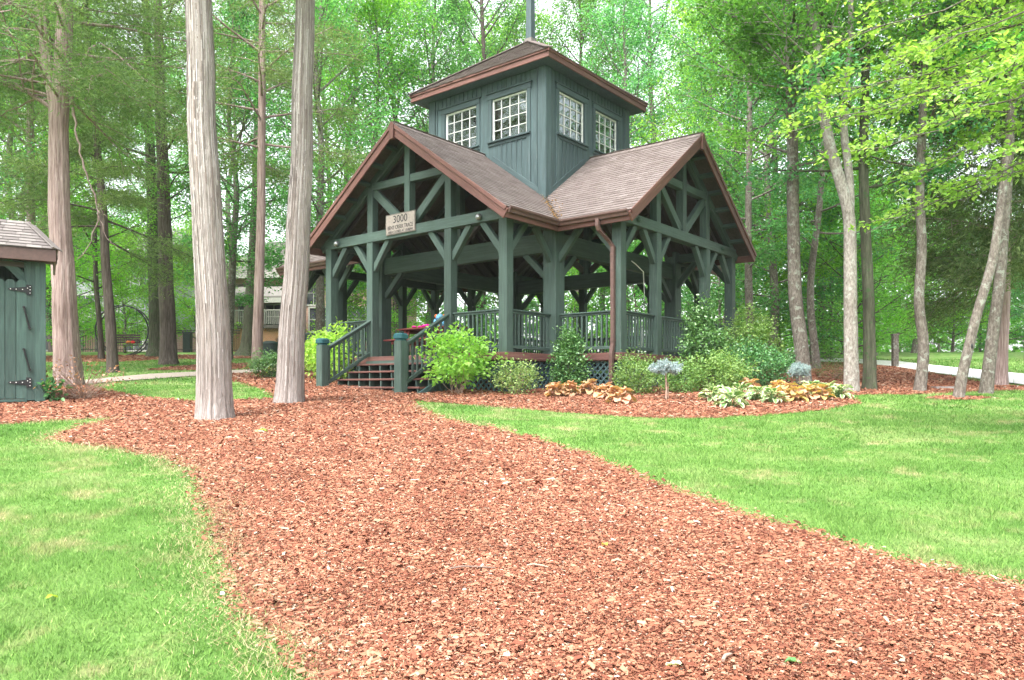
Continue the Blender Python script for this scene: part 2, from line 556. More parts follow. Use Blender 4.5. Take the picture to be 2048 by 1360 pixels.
def grass_nodes(m, blade):
    t = m.node_tree
    N, Lk, B = t.nodes, t.links, t.nodes['Principled BSDF']
    tc = N.new('ShaderNodeTexCoord')
    n1 = N.new('ShaderNodeTexNoise')
    n1.inputs['Scale'].default_value = 0.75
    n1.inputs['Detail'].default_value = 5
    n1.inputs['Roughness'].default_value = 0.62
    Lk.new(tc.outputs['Object'], n1.inputs['Vector'])
    r1 = ramp(N, [(0.36, (0.098, 0.215, 0.045)), (0.52, (0.145, 0.272, 0.066)), (0.70, (0.23, 0.315, 0.118))])
    Lk.new(n1.outputs[0], r1.inputs[0])
    n2 = N.new('ShaderNodeTexNoise')
    n2.inputs['Scale'].default_value = 1.7
    n2.inputs['Detail'].default_value = 6
    n2.inputs['Roughness'].default_value = 0.7
    Lk.new(tc.outputs['Object'], n2.inputs['Vector'])
    r2 = ramp(N, [(0.53, (0, 0, 0)), (0.72, (1, 1, 1))])
    Lk.new(n2.outputs[0], r2.inputs[0])
    c = mixc(N, Lk, r1.outputs[0], (0.38, 0.34, 0.19), r2.outputs[0])
    if blade:
        g = N.new('ShaderNodeNewGeometry')
        rr = ramp(N, [(0.0, (0.62, 0.7, 0.6)), (0.6, (1.05, 1.05, 1.0)), (0.93, (1.3, 1.25, 1.1)), (1.0, (2.2, 1.7, 2.2))])
        Lk.new(g.outputs['Random Per Island'], rr.inputs[0])
        c = mixc(N, Lk, c, rr.outputs[0], 1.0, 'MULTIPLY')
    else:
        n3 = N.new('ShaderNodeTexNoise')
        n3.inputs['Scale'].default_value = 40
        n3.inputs['Detail'].default_value = 6
        n3.inputs['Roughness'].default_value = 0.8
        Lk.new(tc.outputs['Object'], n3.inputs['Vector'])
        rr = ramp(N, [(0.35, (0.6, 0.62, 0.55)), (0.65, (1.15, 1.15, 1.1))])
        Lk.new(n3.outputs[0], rr.inputs[0])
        c = mixc(N, Lk, c, rr.outputs[0], 0.9, 'MULTIPLY')
        bump(N, Lk, B, n3.outputs[0], 0.8, 0.03)
    Lk.new(c, B.inputs['Base Color'])
    B.inputs['Roughness'].default_value = 0.75
    B.inputs['Specular IOR Level'].default_value = 0.15
    if blade:
        tr = N.new('ShaderNodeBsdfTranslucent')
        Lk.new(c, tr.inputs[0])
        mx = N.new('ShaderNodeMixShader')
        mx.inputs[0].default_value = 0.35
        Lk.new(B.outputs[0], mx.inputs[1])
        Lk.new(tr.outputs[0], mx.inputs[2])
        Lk.new(mx.outputs[0], N['Material Output'].inputs[0])
    return m
M['lawn'] = grass_nodes(newmat('lawn_ground')[0], False)
M['blade'] = grass_nodes(newmat('grass_blade')[0], True)
M['straw'] = island_mat('straw', [(0.0, (0.24, 0.17, 0.09)), (0.5, (0.42, 0.34, 0.2)), (0.8, (0.36, 0.36, 0.15)), (1.0, (0.5, 0.44, 0.3))], 0.9)
M['path'] = simple('gravel_path', (0.36, 0.30, 0.25), 0.95)
M['road'] = simple('pale_road', (0.66, 0.64, 0.62), 0.9)

# ------------------------------------------------------------------ the ground
xs = np.unique(np.concatenate([np.arange(-26, 26.1, 0.5), np.arange(-60, 60.1, 4), np.array([-120, -100, -80, 80, 100, 120])]))
ys = np.unique(np.concatenate([np.arange(-2, 46.1, 0.5), np.arange(-12, 104.1, 4), np.array([-40, -25, 112, 125])]))
X, Y = np.meshgrid(xs, ys)
V = np.stack([X, Y, gz(X, Y)], -1).reshape(-1, 3)
nx, ny = len(xs), len(ys)
i = (np.arange(ny - 1)[:, None] * nx + np.arange(nx - 1)[None, :]).ravel()
ground = link('ground', mesh_np('ground', V, np.stack([i, i + 1, i + nx + 1, i + nx], 1), M['lawn'], True))
tag(ground, kind='structure')

def inpoly(px, py, poly):
    poly = np.asarray(poly, float)
    c = np.zeros(len(px), bool)
    x0, y0 = poly[-1]
    for x1, y1 in poly:
        hit = ((y1 > py) != (y0 > py)) & (px < (x0 - x1) * (py - y1) / (y0 - y1 + 1e-12) + x1)
        c ^= hit
        x0, y0 = x1, y1
    return c

def rag(pts, amp=0.06, step=0.25, seed=0):
    """outline in world metres with an uneven edge"""
    r = np.random.default_rng(seed)
    W = [gp(*p)[:2] for p in pts]
    out = []
    for a, b in zip(W, W[1:] + W[:1]):
        n = max(1, int(np.linalg.norm(b - a) / step))
        n = min(n, 60)
        for k in range(n):
            p = a + (b - a) * k / n
            out.append(p + r.normal(0, amp, 2) * (0 if k == 0 else 1))
    return np.array(out)

# outlines traced on the lawn's slope (pixels of the photograph, turned into metres by gp)
MAIN = [(690, 1700), (640, 1380), (600, 1315), (530, 1255), (475, 1165), (445, 1100), (428, 1040), (405, 985), (388, 945), (330, 915), (250, 900), (165, 891), (105, 879), (125, 867), (185, 849), (245, 835), (120, 842), (0, 849), (-250, 862), (-250, 770), (60, 778), (175, 771), (230, 785), (300, 797), (395, 803), (470, 801), (553, 797),
        (530, 780), (480, 765), (412, 753), (470, 747), (600, 741), (680, 745), (900, 760), (1150, 765), (1500, 760), (1640, 765), (1690, 787), (1716, 807), (1650, 819), (1560, 829), (1440, 836), (1320, 837), (1200, 831), (1100, 823), (1000, 815), (900, 807), (822, 801), (835, 813), (870, 831), (930, 850), (1000, 862), (1080, 882), (1160, 906), (1240, 936), (1330, 975), (1430, 1010), (1530, 1042), (1640, 1076), (1750, 1110), (1850, 1136), (1950, 1158), (2060, 1178), (2300, 1230), (2300, 1700)]
HILL = [(1480, 770), (1490, 748), (1560, 739), (1640, 726), (1730, 723), (1790, 733), (1880, 749), (1990, 770), (2060, 774), (2200, 777), (2200, 786), (2060, 781), (1960, 783), (1850, 789), (1700, 791), (1690, 800), (1560, 790)]
STRIP = [(80, 712), (300, 710), (510, 709), (510, 717), (350, 719), (240, 724), (80, 725)]
ISLE = [(292, 741), (340, 734), (420, 729), (520, 726), (610, 730), (610, 740), (480, 739), (400, 741)]
RING = [(1850, 797), (1880, 793), (1930, 793), (1985, 797), (1960, 800), (1890, 801)]
BEDS = []
for k, (nm, poly) in enumerate((('mulch_bed', MAIN), ('mulch_mound', HILL), ('mulch_strip', STRIP), ('mulch_island', ISLE), ('mulch_ring', RING))):
    Wp = rag(poly, 0.05 if k else 0.035, 0.22, k)
    me = bpy.data.meshes.new(nm)
    h = 0.004 + 0.004 * k
    me.from_pydata([(p[0], p[1], float(gz0(*p)) + h) for p in Wp], [], [list(range(len(Wp)))])
    me.materials.append(M['mulch'])
    o = link(nm, me)
    if me.polygons[0].normal.z < 0: me.flip_normals()
    tag(o, kind='structure')
    BEDS.append(Wp)

def strip_sheet(name, poly, mat, h):
    W = [gp(*p) for p in poly]
    me = bpy.data.meshes.new(name)
    me.from_pydata([(p[0], p[1], float(gz0(p[0], p[1])) + h) for p in W], [], [list(range(len(W)))])
    me.materials.append(mat)
    if me.polygons[0].normal.z < 0: me.flip_normals()
    return tag(link(name, me), kind='structure')
PATH = [(150, 764), (220, 756), (300, 749), (400, 744), (480, 741), (600, 737), (600, 740), (500, 746), (400, 752), (330, 757), (230, 764), (170, 770)]
strip_sheet('gravel_path', PATH, M['path'], 0.024)
ROADL = [(2700, 800), (2300, 782), (2048, 771), (1950, 758), (1870, 747), (1790, 734), (1700, 726), (1600, 723), (1480, 722), (1300, 721), (1300, 714), (1480, 715), (1600, 716), (1700, 718), (1800, 724), (1900, 735), (2048, 749), (2300, 758), (2700, 770)]
strip_sheet('road', ROADL, M['road'], 0.03)

def to_px(P):
    d = np.maximum(P[:, 1], 0.1)
    return 1024 + F * P[:, 0] / d, HZ - F * gz0(P[:, 0], P[:, 1]) / d

def in_beds(x, y):
    c = np.zeros(len(x), bool)
    for b in BEDS: c |= inpoly(x, y, b)
    return c

def in_path(x, y):
    c = np.zeros(len(x), bool)
    for poly in (PATH, ROADL):
        W = np.array([gp(*p)[:2] for p in poly])
        c |= inpoly(x, y, W)
    return c

def sample_view(n, y0, y1, margin=0.10):
    """points spread over the visible ground between two distances"""
    y = np.sqrt(rng.uniform(y0 * y0, y1 * y1, n))
    x = rng.uniform(-(0.676 + margin), 0.676 + margin, n) * y
    return x, y

def chip_mesh(x, y, size):
    n = len(x)
    L = size * rng.uniform(0.5, 1.6, n)
    W = np.clip(L * rng.uniform(0.13, 0.46, n), 0.004, 0.04)
    H = np.clip(W * rng.uniform(0.2, 0.5, n), 0.003, 0.012)
    a = rng.uniform(0, 2 * np.pi, n)
    t = np.stack([np.cos(a), np.sin(a), rng.normal(0, 0.22, n)], 1)
    t /= np.linalg.norm(t, axis=1)[:, None]
    up = np.stack([rng.normal(0, 0.3, n), rng.normal(0, 0.3, n), np.ones(n)], 1)
    b = np.cross(up, t)
    b /= np.linalg.norm(b, axis=1)[:, None]
    nn = np.cross(t, b)
    c = np.stack([x, y, gz0(x, y) + 0.008 + rng.uniform(0, 0.026, n)], 1)
    def P(i, j, k):
        return c + t * (L * i)[:, None] + b * (W * j)[:, None] + nn * (H * k)[:, None]
    r = lambda lo, hi: rng.uniform(lo, hi, n)
    V = np.stack([P(r(-.5, -.3), r(-.6, -.3), r(-.6, 0)), P(r(-.5, -.3), r(.3, .6), r(-.6, 0)), P(r(.3, .55), r(.25, .6), r(-.6, 0)), P(r(.3, .55), r(-.6, -.25), r(-.6, 0)),
                  P(r(-.35, -.15), r(-.15, .15), r(.6, 1.2)), P(r(.15, .4), r(-.15, .15), r(.6, 1.2))], 1).reshape(-1, 3)
    q = np.array([(0, 3, 5), (0, 5, 4), (1, 4, 5), (1, 5, 2)])
    Fc = (q[None] + (np.arange(n) * 6)[:, None, None]).reshape(-1, 3)
    return V, Fc

cx, cyy, cs = [], [], []
for y0, y1, dens, sz in ((2.7, 4.6, 11000, 0.022), (4.6, 6.5, 6600, 0.0255), (6.5, 9, 3400, 0.032), (9, 12, 1900, 0.039), (12, 18.5, 850, 0.053), (18.5, 31, 210, 0.09), (31, 43, 45, 0.12)):
    area = 0.776 * (y1 * y1 - y0 * y0)
    x, y = sample_view(int(area * dens), y0, y1)
    jx, jy = x + rng.normal(0, 0.07, len(x)), y + rng.normal(0, 0.07, len(x))
    k = in_beds(jx, jy) & ~in_path(x, y)
    # thin, bare patches where the mulch meets the near left lawn
    cx.append(x[k]); cyy.append(y[k]); cs.append(np.full(k.sum(), sz))
cx, cyy, cs = map(np.concatenate, (cx, cyy, cs))
cs = cs * np.where(rng.random(len(cs)) < 0.07, 2.2, 1.0)
V, Fc = chip_mesh(cx, cyy, cs)
tag(link('bark_mulch', mesh_np('bark_mulch', V, Fc, M['chip'])), 'shredded red brown bark mulch spread over the beds and clearing', 'mulch', kind='stuff')
NCHIP = len(cx)

def blade_mesh(x, y, h, wd):
    n = len(x)
    a = rng.uniform(0, 2 * np.pi, n)
    lean = rng.uniform(0.2, 1.3, n)
    b = np.stack([np.cos(a + 1.57), np.sin(a + 1.57), np.zeros(n)], 1) * (wd * rng.uniform(0.6, 1.4, n))[:, None]
    pt = np.sin(x * 3.1 + 2 * np.sin(y * 1.7)) * np.sin(y * 2.6 + 1.5 * np.sin(x * 2.3)) + 0.6 * np.sin(x * 9 + y * 4) * np.sin(y * 8 - x * 3)
    hh = h * rng.uniform(0.45, 1.35, n) * (1 + 0.32 * pt) * np.where(rng.random(n) < 0.02, 1.7, 1)
    d = np.stack([np.cos(a) * lean, np.sin(a) * lean, np.ones(n)], 1)
    c = np.stack([x, y, gz0(x, y) + 0.002], 1)
    V = np.stack([c - b, c + b, c + d * hh[:, None] * np.array((1, 1, 0.8))], 1).reshape(-1, 3)
    return V, np.arange(3 * n).reshape(-1, 3)
gx, gy, gh, gw = [], [], [], []
for y0, y1, dens, h, wd in ((2.7, 6, 8000, 0.034, 0.0022), (6, 9, 4200, 0.036, 0.003), (9, 13, 2100, 0.038, 0.0045), (13, 19, 800, 0.045, 0.007), (19, 34, 130, 0.07, 0.014)):
    area = 0.776 * (y1 * y1 - y0 * y0)
    x, y = sample_view(int(area * dens), y0, y1)
    jx, jy = x + rng.normal(0, 1, len(x)) * np.where(x < 0, 0.10, 0.04), y + rng.normal(0, 1, len(x)) * np.where(x < 0, 0.10, 0.04)
    k = ~in_beds(jx, jy) & ~in_path(x, y)
    uu = (x - PC[0]) * UX[0] + (y - PC[1]) * UX[1]
    vv = (x - PC[0]) * VX[0] + (y - PC[1]) * VX[1]
    k &= ~((np.abs(uu) < 6.2) & (vv > -6.2) & (vv < 8.4) & (y > 17.5))
    gx.append(x[k]); gy.append(y[k]); gh.append(np.full(k.sum(), h)); gw.append(np.full(k.sum(), wd))
gx, gy, gh, gw = map(np.concatenate, (gx, gy, gh, gw))
V, Fc = blade_mesh(gx, gy, gh, gw)
tag(link('grass', mesh_np('grass', V, Fc, M['blade'])), 'short mown lawn grass with dry straw patches', 'grass', kind='stuff')
NBLADE = len(gx)
# dry straw and thin clippings where the lawn meets the mulch
dx_, dy_, dh_, dw_ = [], [], [], []
for y0, y1, dens, h, wd in ((2.7, 6, 16000, 0.045, 0.0014), (6, 9, 8000, 0.05, 0.002), (9, 14, 3000, 0.05, 0.0035)):
    x, y = sample_view(int(0.776 * (y1 * y1 - y0 * y0) * dens), y0, y1)
    sg_ = np.where(x < 0, 0.19, 0.08)
    a_ = in_beds(x + rng.normal(0, 1, len(x)) * sg_, y + rng.normal(0, 1, len(x)) * sg_)
    b_ = in_beds(x + rng.normal(0, 1, len(x)) * sg_, y + rng.normal(0, 1, len(x)) * sg_)
    k = (a_ != b_) & (rng.random(len(x)) < 0.75 - 0.55 * (x > 0.0))
    dx_.append(x[k]); dy_.append(y[k]); dh_.append(np.full(k.sum(), h)); dw_.append(np.full(k.sum(), wd))
dx_, dy_, dh_, dw_ = map(np.concatenate, (dx_, dy_, dh_, dw_))
V, Fc = blade_mesh(dx_, dy_, dh_, dw_)
V = V.reshape(-1, 3, 3)
V[:, :, 2] += 0.012
V[:, 2, 2] -= 0.45 * (V[:, 2, 2] - V[:, 0, 2])
tag(link('dry_grass', mesh_np('dry_grass', V.reshape(-1, 3), Fc, M['straw'])), 'dry straw coloured grass along the edge of the mulch', 'dry grass', kind='stuff')

# ------------------------------------------------------------------ the pavilion
Z0 = -0.15                                    # its local z = 0
pav = empty('pavilion', (PC[0], PC[1], Z0), PA)
tag(pav, 'dark green timber picnic pavilion with brown gabled roofs and windowed cupola', 'pavilion')
W2, LP, OV, EV = 3.06, 4.86, 0.57, 3.50       # half width, wing reach, gable overhang, eave half width
DECK, T0, T1, RZ, SL = 0.93, 3.86, 4.11, 6.51, 0.717
Q = 1.38
def roofz(a): return RZ - SL * abs(a)
WINGS = [(180, LP), (-90, LP), (0, LP), (90, 7.0)]   # front-left, front-right, rear right, rear left (longer)
def wmap(k):
    Mx = Matrix.Rotation(R(WINGS[k][0]), 3, 'Z')
    return lambda p, q, z: Mx @ Vector((p, q, z))
G, DW, RB = M['green'], M['darkwood'], M['red']

# deck and its red rim
mb = MB()
mb.box((0, 0, DECK - 0.10), (2 * LP + 0.16, 2 * W2 + 0.16, 0.17))
mb.box((0, -(LP + W2 + 0.16) / 2, DECK - 0.10), (2 * W2 + 0.16, LP - W2, 0.17))
mb.box((0, (7.0 + W2 + 0.16) / 2, DECK - 0.10), (2 * W2 + 0.16, 7.0 - W2, 0.17))
mb.build('deck', M['tread'], pav)
def rim(a, b):
    beam(pav, 'rim_board', (*a, DECK - 0.083), (*b, DECK - 0.083), 0.05, 0.17, RB)
E = 0.12
outline = [(-LP - E, -W2 - E), (-W2 - E, -W2 - E), (-W2 - E, -LP - E), (W2 + E, -LP - E), (W2 + E, -W2 - E), (LP + E, -W2 - E), (LP + E, W2 + E), (W2 + E, W2 + E), (W2 + E, 7 + E), (-W2 - E, 7 + E), (-W2 - E, W2 + E), (-LP - E, W2 + E)]
for a, b in zip(outline, outline[1:] + outline[:1]): rim(a, b)

SPARE_BAL = MB()
def railing(p0, p1, single=True):
    """posts' railing between two deck points: rails and balusters"""
    p0, p1 = Vector((*p0, 0)), Vector((*p1, 0))
    d = (p1 - p0).normalized()
    L = (p1 - p0).length
    r = empty('railing', (p0.x, p0.y, DECK), math.atan2(d.y, d.x), pav)
    beam(r, 'top_rail', (0, 0, 0.945), (L, 0, 0.945), 0.12, 0.035, G)
    beam(r, 'upper_rail', (0, 0, 0.90), (L, 0, 0.90), 0.04, 0.052, G)
    beam(r, 'bottom_rail', (0, 0, 0.125), (L, 0, 0.125), 0.055, 0.075, G)
    n = max(2, round(L / 0.135))
    for i in range(n):
        x = L * (i + 0.5) / n
        if single: beam(r, 'baluster', (x, 0, 0.163), (x, 0, 0.874), 0.042, 0.042, G, (0, 1, 0), 0.004)
        else:
            c = Vector((p0.x, p0.y, DECK + 0.518)) + d * x
            SPARE_BAL.box(c, (0.042, 0.042, 0.711), Matrix.Rotation(math.atan2(d.y, d.x), 3, 'Z'))

def brace(a, b, s=0.13, h=0.15):
    beam(pav, 'knee_brace', a, b, s, h, G)

for k, (ang, L) in enumerate(WINGS):
    w_ = wmap(k)
    def bm(name, a, b, wd, h, mat=G, up=(0, 0, 1)):
        return beam(pav, name, w_(*a), w_(*b), wd, h, mat, up)
    # posts of the gable end
    for q in (-W2, W2):
        bm('post', (L, q, DECK), (L, q, T0), 0.235, 0.235, up=w_(1, 0, 0))
    for q in (-Q, Q):
        bm('post', (L, q, DECK), (L, q, T0), 0.225, 0.225, up=w_(1, 0, 0))
        bm('queen_post', (L, q, T1), (L, q, roofz(Q) - 0.16), 0.20, 0.20, up=w_(1, 0, 0))
    bm('tie_beam', (L, -W2 - 0.13, (T0 + T1) / 2), (L, W2 + 0.13, (T0 + T1) / 2), 0.255, T1 - T0)
    bm('collar_beam', (L, -Q + 0.1, 5.27), (L, -0.1, 5.27), 0.17, 0.19)
    bm('collar_beam', (L, 0.1, 5.27), (L, Q - 0.1, 5.27), 0.17, 0.19)
    bm('king_post', (L, 0, T1), (L, 0, RZ - 0.24), 0.185, 0.21, up=w_(1, 0, 0))
    for s in (-1, 1):
        bm('diagonal_strut', (L, s * (Q - 0.12), 5.14), (L, s * 0.13, T1 + 0.05), 0.13, 0.20)
        bm('gable_rafter', (L, s * 3.40, roofz(3.40) - 0.19), (L, s * 0.02, RZ - 0.20), 0.15, 0.20)
        # wing side: plate, braces
        bm('wall_plate', (W2 + 0.2, s * W2, T0 + 0.13), (L - 0.13, s * W2, T0 + 0.13), 0.19, 0.25)
        zb, zt, dx = T0 - 0.70, T0 + 0.02, 0.62
        brace(w_(L - 0.06, s * W2, zb), w_(L - 0.06 - dx, s * W2, zt), 0.12)
        brace(w_(W2 + 0.14, s * W2, zb), w_(W2 + 0.14 + dx, s * W2, zt), 0.12)
        if L > 6:
            bm('post', (5.1, s * W2, DECK), (5.1, s * W2, T0), 0.225, 0.225, up=w_(1, 0, 0))
            for t in (-1, 1): brace(w_(5.1 + t * 0.06, s * W2, zb), w_(5.1 + t * (0.06 + dx), s * W2, zt), 0.12)
        # braces in the gable plane
        brace(w_(L, s * (W2 - 0.08), zb), w_(L, s * (W2 - 0.08 - 0.58), zt))
        for t in (-1, 1):
            brace(w_(L, s * Q + t * 0.08, zb), w_(L, s * Q + t * (0.08 + 0.56), zt))
    # inner truss over the crossing
    bm('cross_beam', (W2, -W2 + 0.2, 3.62), (W2, W2 - 0.2, 3.62), 0.20, 0.46)
    bm('king_post', (W2, 0, 3.85), (W2, 0, RZ - 0.3), 0.2, 0.2, up=w_(1, 0, 0))
    for s in (-1, 1):
        bm('diagonal_strut', (W2, s * 1.55, 5.05), (W2, s * 0.12, 3.95), 0.13, 0.18, DW)
        bm('principal_rafter', (W2, s * 3.1, roofz(3.1) - 0.25), (W2, s * 0.02, RZ - 0.26), 0.15, 0.22, DW)
        brace(w_(W2, s * (W2 - 0.16), 2.75), w_(W2, s * (W2 - 0.85), 3.41))
        # common rafters
        for p in np.arange(W2 + 0.45, L - 0.2, 0.5):
            bm('rafter', (p, s * 3.36, roofz(3.36) - 0.135), (p, s * 0.02, RZ - 0.15), 0.05, 0.14, DW)
        # roof surface with its outlook blocks, rake boards, gutter
        e0 = L + OV
        P = [(e0, s * EV), (EV, s * EV), (2.02, s * 2.02), (2.02, 0), (e0, 0)]
        if s < 0: P = P[::-1]
        mb = MB()
        mb.poly_prism([w_(p, q, roofz(q) - 0.065) for p, q in P], (0, 0, 0.053))
        roof = mb.build('roof', DW, pav)
        nrm = w_(0, s * SL, 1).normalized()
        for q in np.arange(0.42, 3.4, 0.50):
            bm('lookout', (L + 0.08, s * q, roofz(q) - 0.135), (e0 - 0.05, s * q, roofz(q) - 0.135), 0.09, 0.12, G, up=nrm)
        bm('rake_board', (e0 - 0.02, s * (EV + 0.01), roofz(EV) - 0.175), (e0 - 0.02, s * 0.07, roofz(0.07) - 0.175), 0.04, 0.225, RB)
        bm('rake_trim', (e0 + 0.015, s * (EV + 0.03), roofz(EV) - 0.065), (e0 + 0.015, s * 0.07, roofz(0.07) - 0.05), 0.03, 0.085, RB)
        # eave: fascia and gutter
        pe = EV if k in (0, 1) or True else EV
        bm('eave_fascia', (pe - 0.03, s * (EV - 0.02), roofz(EV) - 0.15), (e0 - 0.045, s * (EV - 0.02), roofz(EV) - 0.15), 0.04, 0.19, RB)
        mb = MB()
        prof = [(0.012, -0.13), (0.085, -0.13), (0.10, -0.08), (0.135, -0.04), (0.135, 0.0), (0.115, 0.0), (0.10, -0.03), (0.02, -0.03), (0.012, 0.0)]
        mb.poly_prism([w_(pe + 0.008 if s * 0 == 0 else pe, s * (EV + a), roofz(EV) - 0.015 + b) for a, b in prof], w_(e0 - pe - 0.05, 0, 0))
        mb.build('gutter', M['gutter'], pav)
    mb = MB()
    mb.poly_prism([w_(e0 - 0.045, a, b) for a, b in ((-0.07, RZ - 0.40), (0.07, RZ - 0.40), (0.085, RZ - 0.06), (0.0, RZ + 0.015), (-0.085, RZ - 0.06))], w_(0.095, 0, 0))
    mb.build('peak_block', RB, pav)
    # railings
    near = k in (0, 1)
    bays = [(-W2, -Q), (-Q, Q), (Q, W2)]
    for a, b in bays:
        if k == 0 and a == -Q: continue
        A, B = w_(L, a + 0.115, 0), w_(L, b - 0.115, 0)
        railing((A.x, A.y), (B.x, B.y), near)
    for s in (-1, 1):
        ends = [(W2 + 0.2, L - 0.12)] if L < 6 else [(W2 + 0.2, 5.1 - 0.115), (5.1 + 0.115, L - 0.12)]
        for a, b in ends:
            A, B = w_(a, s * W2, 0), w_(b, s * W2, 0)
            railing((A.x, A.y), (B.x, B.y), near)
SPARE_BAL.build('baluster_row', G, pav)['kind'] = 'stuff'
for sx in (-1, 1):
    for sy in (-1, 1):
        beam(pav, 'corner_post', (sx * W2, sy * W2, DECK), (sx * W2, sy * W2, roofz(W2) - 0.12), 0.37, 0.37, G, (0, 1, 0))

# ---- shingles: rows of tabs on the slopes the photograph shows
NSH = [0]
SHROOF = [o for o in bpy.data.objects if o.name.startswith('roof') and o.parent == pav]
_sh = {}
def shingle_slope(parent, org, a, b, poly, budget, mat, ex=0.142, tw=0.26, th=0.011):
    """org + s*a + t*b; poly: convex outline in (s, t). The first `budget` tabs nearest the camera are objects, the rest one part"""
    n = a.cross(b).normalized()
    if n.z < 0: n = -n
    tabs = []
    S = [p[0] for p in poly]
    T = [p[1] for p in poly]
    t = min(T)
    row = 0
    Mw = parent.matrix_basis if parent.parent is None else parent.parent.matrix_basis @ parent.matrix_basis
    while t < max(T) - 0.03:
        def cut(tt):
            xs_ = []
            for (s0, t0), (s1, t1) in zip(poly, poly[1:] + poly[:1]):
                if (t0 <= tt) != (t1 <= tt): xs_.append(s0 + (s1 - s0) * (tt - t0) / (t1 - t0))
            return (min(xs_), max(xs_)) if len(xs_) >= 2 else None
        c0, c1 = cut(t + 0.02), cut(min(t + ex, max(T) - 0.002))
        if c0 and c1:
            s = c0[0] - rng.uniform(0, tw)
            while s < c0[1]:
                wd = tw * rng.uniform(0.75, 1.2)
                s0, s1 = max(s, c0[0]), min(s + wd, c0[1])
                if s1 - s0 > 0.02:
                    # upper corners follow the valley or hip
                    u0, u1 = min(max(s0, c1[0]), s1), max(min(s1, c1[1]), s0)
                    if u1 - u0 > -0.001:
                        tabs.append((s0, s1, u0, max(u1, u0 + 0.004), t, rng.uniform(-0.008, 0.008)))
                s += wd
        t += ex
        row += 1
    def geom(tab):
        s0, s1, u0, u1, t0, j = tab
        g = 0.004
        lo = [org + a * s + b * tt + n * z for s, tt, z in ((s0 + g, t0 + j, 0.006), (s1 - g, t0 + j, 0.006), (u1 - g, t0 + ex * 1.1, 0.0), (u0 + g, t0 + ex * 1.1, 0.0))]
        hi = [org + a * s + b * tt + n * z for s, tt, z in ((s0 + g, t0 + j, 0.006 + th), (s1 - g, t0 + j, 0.006 + th), (u1 - g, t0 + ex * 1.1, 0.003), (u0 + g, t0 + ex * 1.1, 0.003))]
        return lo + hi
    FACES = [(3, 2, 1, 0), (4, 5, 6, 7), (0, 1, 5, 4), (1, 2, 6, 5), (2, 3, 7, 6), (3, 0, 4, 7)]
    order = sorted(tabs, key=lambda q: (Mw @ (org + a * q[0] + b * q[4])).length)
    rest = MB()
    for q, tab in enumerate(order):
        g = geom(tab)
        if q < budget:
            c = sum(g, Vector()) / 8
            me = bpy.data.meshes.new('shingle')
            me.from_pydata([p - c for p in g], [], FACES)
            me.materials.append(mat)
            o = link('shingle', me, parent)
            o.location = c
        else: rest.add(g, FACES)
    if rest.v:
        rest.build('shingle_field', mat, parent)['kind'] = 'stuff'

def slope_of(k, s):
    """the roof object of wing k, side s, with its local frame: along the eave outward, up the slope"""
    w_ = wmap(k)
    L = WINGS[k][1]
    return w_, L
hyp = math.hypot(1, SL)
for idx, (k, s, budget) in enumerate(((0, 1, 110), (1, -1, 110), (3, 1, 20), (0, -1, 0), (1, 1, 0), (2, -1, 0))):
    w_, L = slope_of(k, s)
    e0 = L + OV
    org = w_(EV, s * (EV + 0.03), roofz(EV + 0.03) - 0.008)
    a = w_(1, 0, 0)
    b = (w_(0, -s, SL)).normalized()
    tl = lambda q: (EV + 0.03 - q) * hyp
    poly = [(0.0, 0.0), (e0 - EV + 0.03, 0.0), (e0 - EV + 0.03, tl(0.0)), (2.08 - EV, tl(0.0)), (2.08 - EV, tl(2.05))]
    shingle_slope(SHROOF[k * 2 + (0 if s < 0 else 1)], org, a, b, poly, budget, M['shingle'])
    mb = MB()
    if s == 1 or k in (2, 3):
        for q, p in enumerate(np.arange(2.15, e0, 0.16)):
            mb.poly_prism([w_(p, -0.15, roofz(0.15) + 0.012), w_(p, 0.0, RZ + 0.016), w_(p, 0.15, roofz(0.15) + 0.012), w_(p, 0.15, roofz(0.15) + 0.022), w_(p, 0.0, RZ + 0.03), w_(p, -0.15, roofz(0.15) + 0.022)], w_(min(0.155, e0 - p), 0, 0.004))
        mb.build('ridge_cap', M['shingle'], pav)['kind'] = 'stuff'

